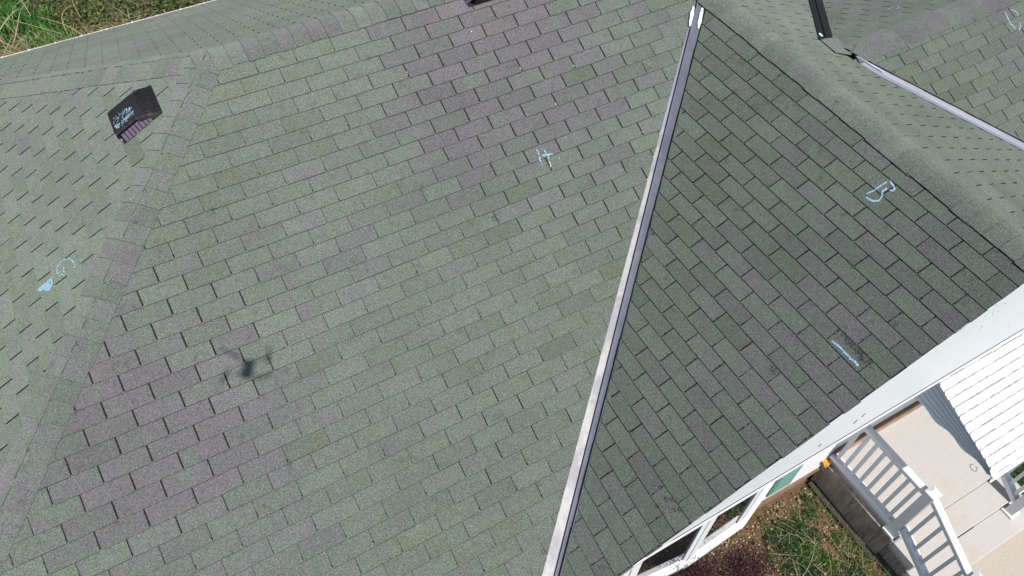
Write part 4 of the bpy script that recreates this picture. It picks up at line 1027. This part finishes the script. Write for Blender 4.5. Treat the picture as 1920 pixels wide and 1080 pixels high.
bush('barberry_bush', (12, -82.5, -113), (23, 13, 15), 30000, PU, .8, 'dense dark purple barberry bush under the bow window', 'bush', seed=5)
# green shrub and lawn right of the steps
g6 = MB()
for k in range(6500):
    x, y = rnd.uniform(173, 235), rnd.uniform(-150, -62)
    blade(g6, Vector((x, y, -151)), rnd.uniform(3, 7), rnd, DK+GR[:2], .5, .9)
tag(g6.build('lawn_grass', M_FOL, fixn=False), 'deep green grass beyond the railing right of the steps', 'grass', kind='stuff')

# --- undergrowth behind the house
rnd = random.Random(77)
g7 = MB()
for k in range(52000):
    x, y = rnd.uniform(-300, 20), rnd.uniform(300, 640)
    b_ = x+150+(y-470)*.25+20*mnoise.noise(Vector((x*.02, y*.02, 3)))
    hgt = 9*(1+mnoise.noise(Vector((x*.045, y*.045, 5))))
    z = -150.5+hgt*rnd.random()**.5
    if b_ < 0: continue
    m_ = mnoise.noise(Vector((x*.05, y*.05, 8)))
    leaf(g7, Vector((x, y, z)), rnd.uniform(1.6, 3.2), rnd, OL if m_ > -.15 else OL[1:4]+BR[:2], .75, .6)
tag(g7.build('olive_groundcover', M_FOL, fixn=False), 'low olive green groundcover behind the house, beyond the back gutter', 'groundcover', kind='stuff')
g8 = MB()
for k in range(26000):
    x, y = rnd.uniform(-330, -60), rnd.uniform(400, 700)
    b_ = x+150+(y-470)*.25+20*mnoise.noise(Vector((x*.02, y*.02, 3)))
    if b_ > 12*rnd.random(): continue
    hgt = 16*(1+1.3*mnoise.noise(Vector((x*.035, y*.035, 6))))
    blade(g8, Vector((x, y, -151+max(0, hgt)*rnd.random())), rnd.uniform(5, 10), rnd, [(.035, .12, .018), (.05, .16, .025), (.02, .07, .012), (.07, .19, .035)], .9, 1.0)
tag(g8.build('tall_green_grass', M_FOL, fixn=False), 'bright soft green grass in the far upper left corner', 'grass', kind='stuff')
g9 = MB()
def stalk(x, y, an, ln, rise, w):
    pts = []
    for i in range(8):
        t = i/7; pts.append(V(x+math.cos(an)*ln*t+3*math.sin(5*t+x), y+math.sin(an)*ln*t+2*math.cos(4*t+y), -140+rise*math.sin(math.pi*t*.8)))
    g9.tube(pts, [w*IN*(1-.5*i/7) for i in range(8)], 5, pal(rnd, ST[:3], .15))
for k in range(20):
    stalk(rnd.uniform(-200, -120), rnd.uniform(430, 500), rnd.choice([1.4, 1.9, .9, 2.3])+rnd.uniform(-.3, .3), rnd.uniform(30, 80), rnd.uniform(5, 18), rnd.uniform(.25, .5))
for k in range(1500):
    x = rnd.uniform(-200, -95); y = 400+rnd.gauss(8, 14)+max(0, (-x-150))*.3
    an = rnd.random()*3.14; ln = rnd.uniform(6, 20); z = -142+rnd.random()*8
    d = Vector((math.cos(an), math.sin(an), rnd.uniform(-.2, .3))); s = Vector((-d.y, d.x, 0))*.22
    p = Vector((x, y, z)); q = p+d*ln; g9.face([V(*(p-s)), V(*(p+s)), V(*(q+s*.4)), V(*(q-s*.4))], pal(rnd, ST))
tag(g9.build('dry_brambles', M_STALK, fixn=False), 'tan dead stalks and straw tangled over the grass in the upper left corner', 'stalks', kind='stuff')
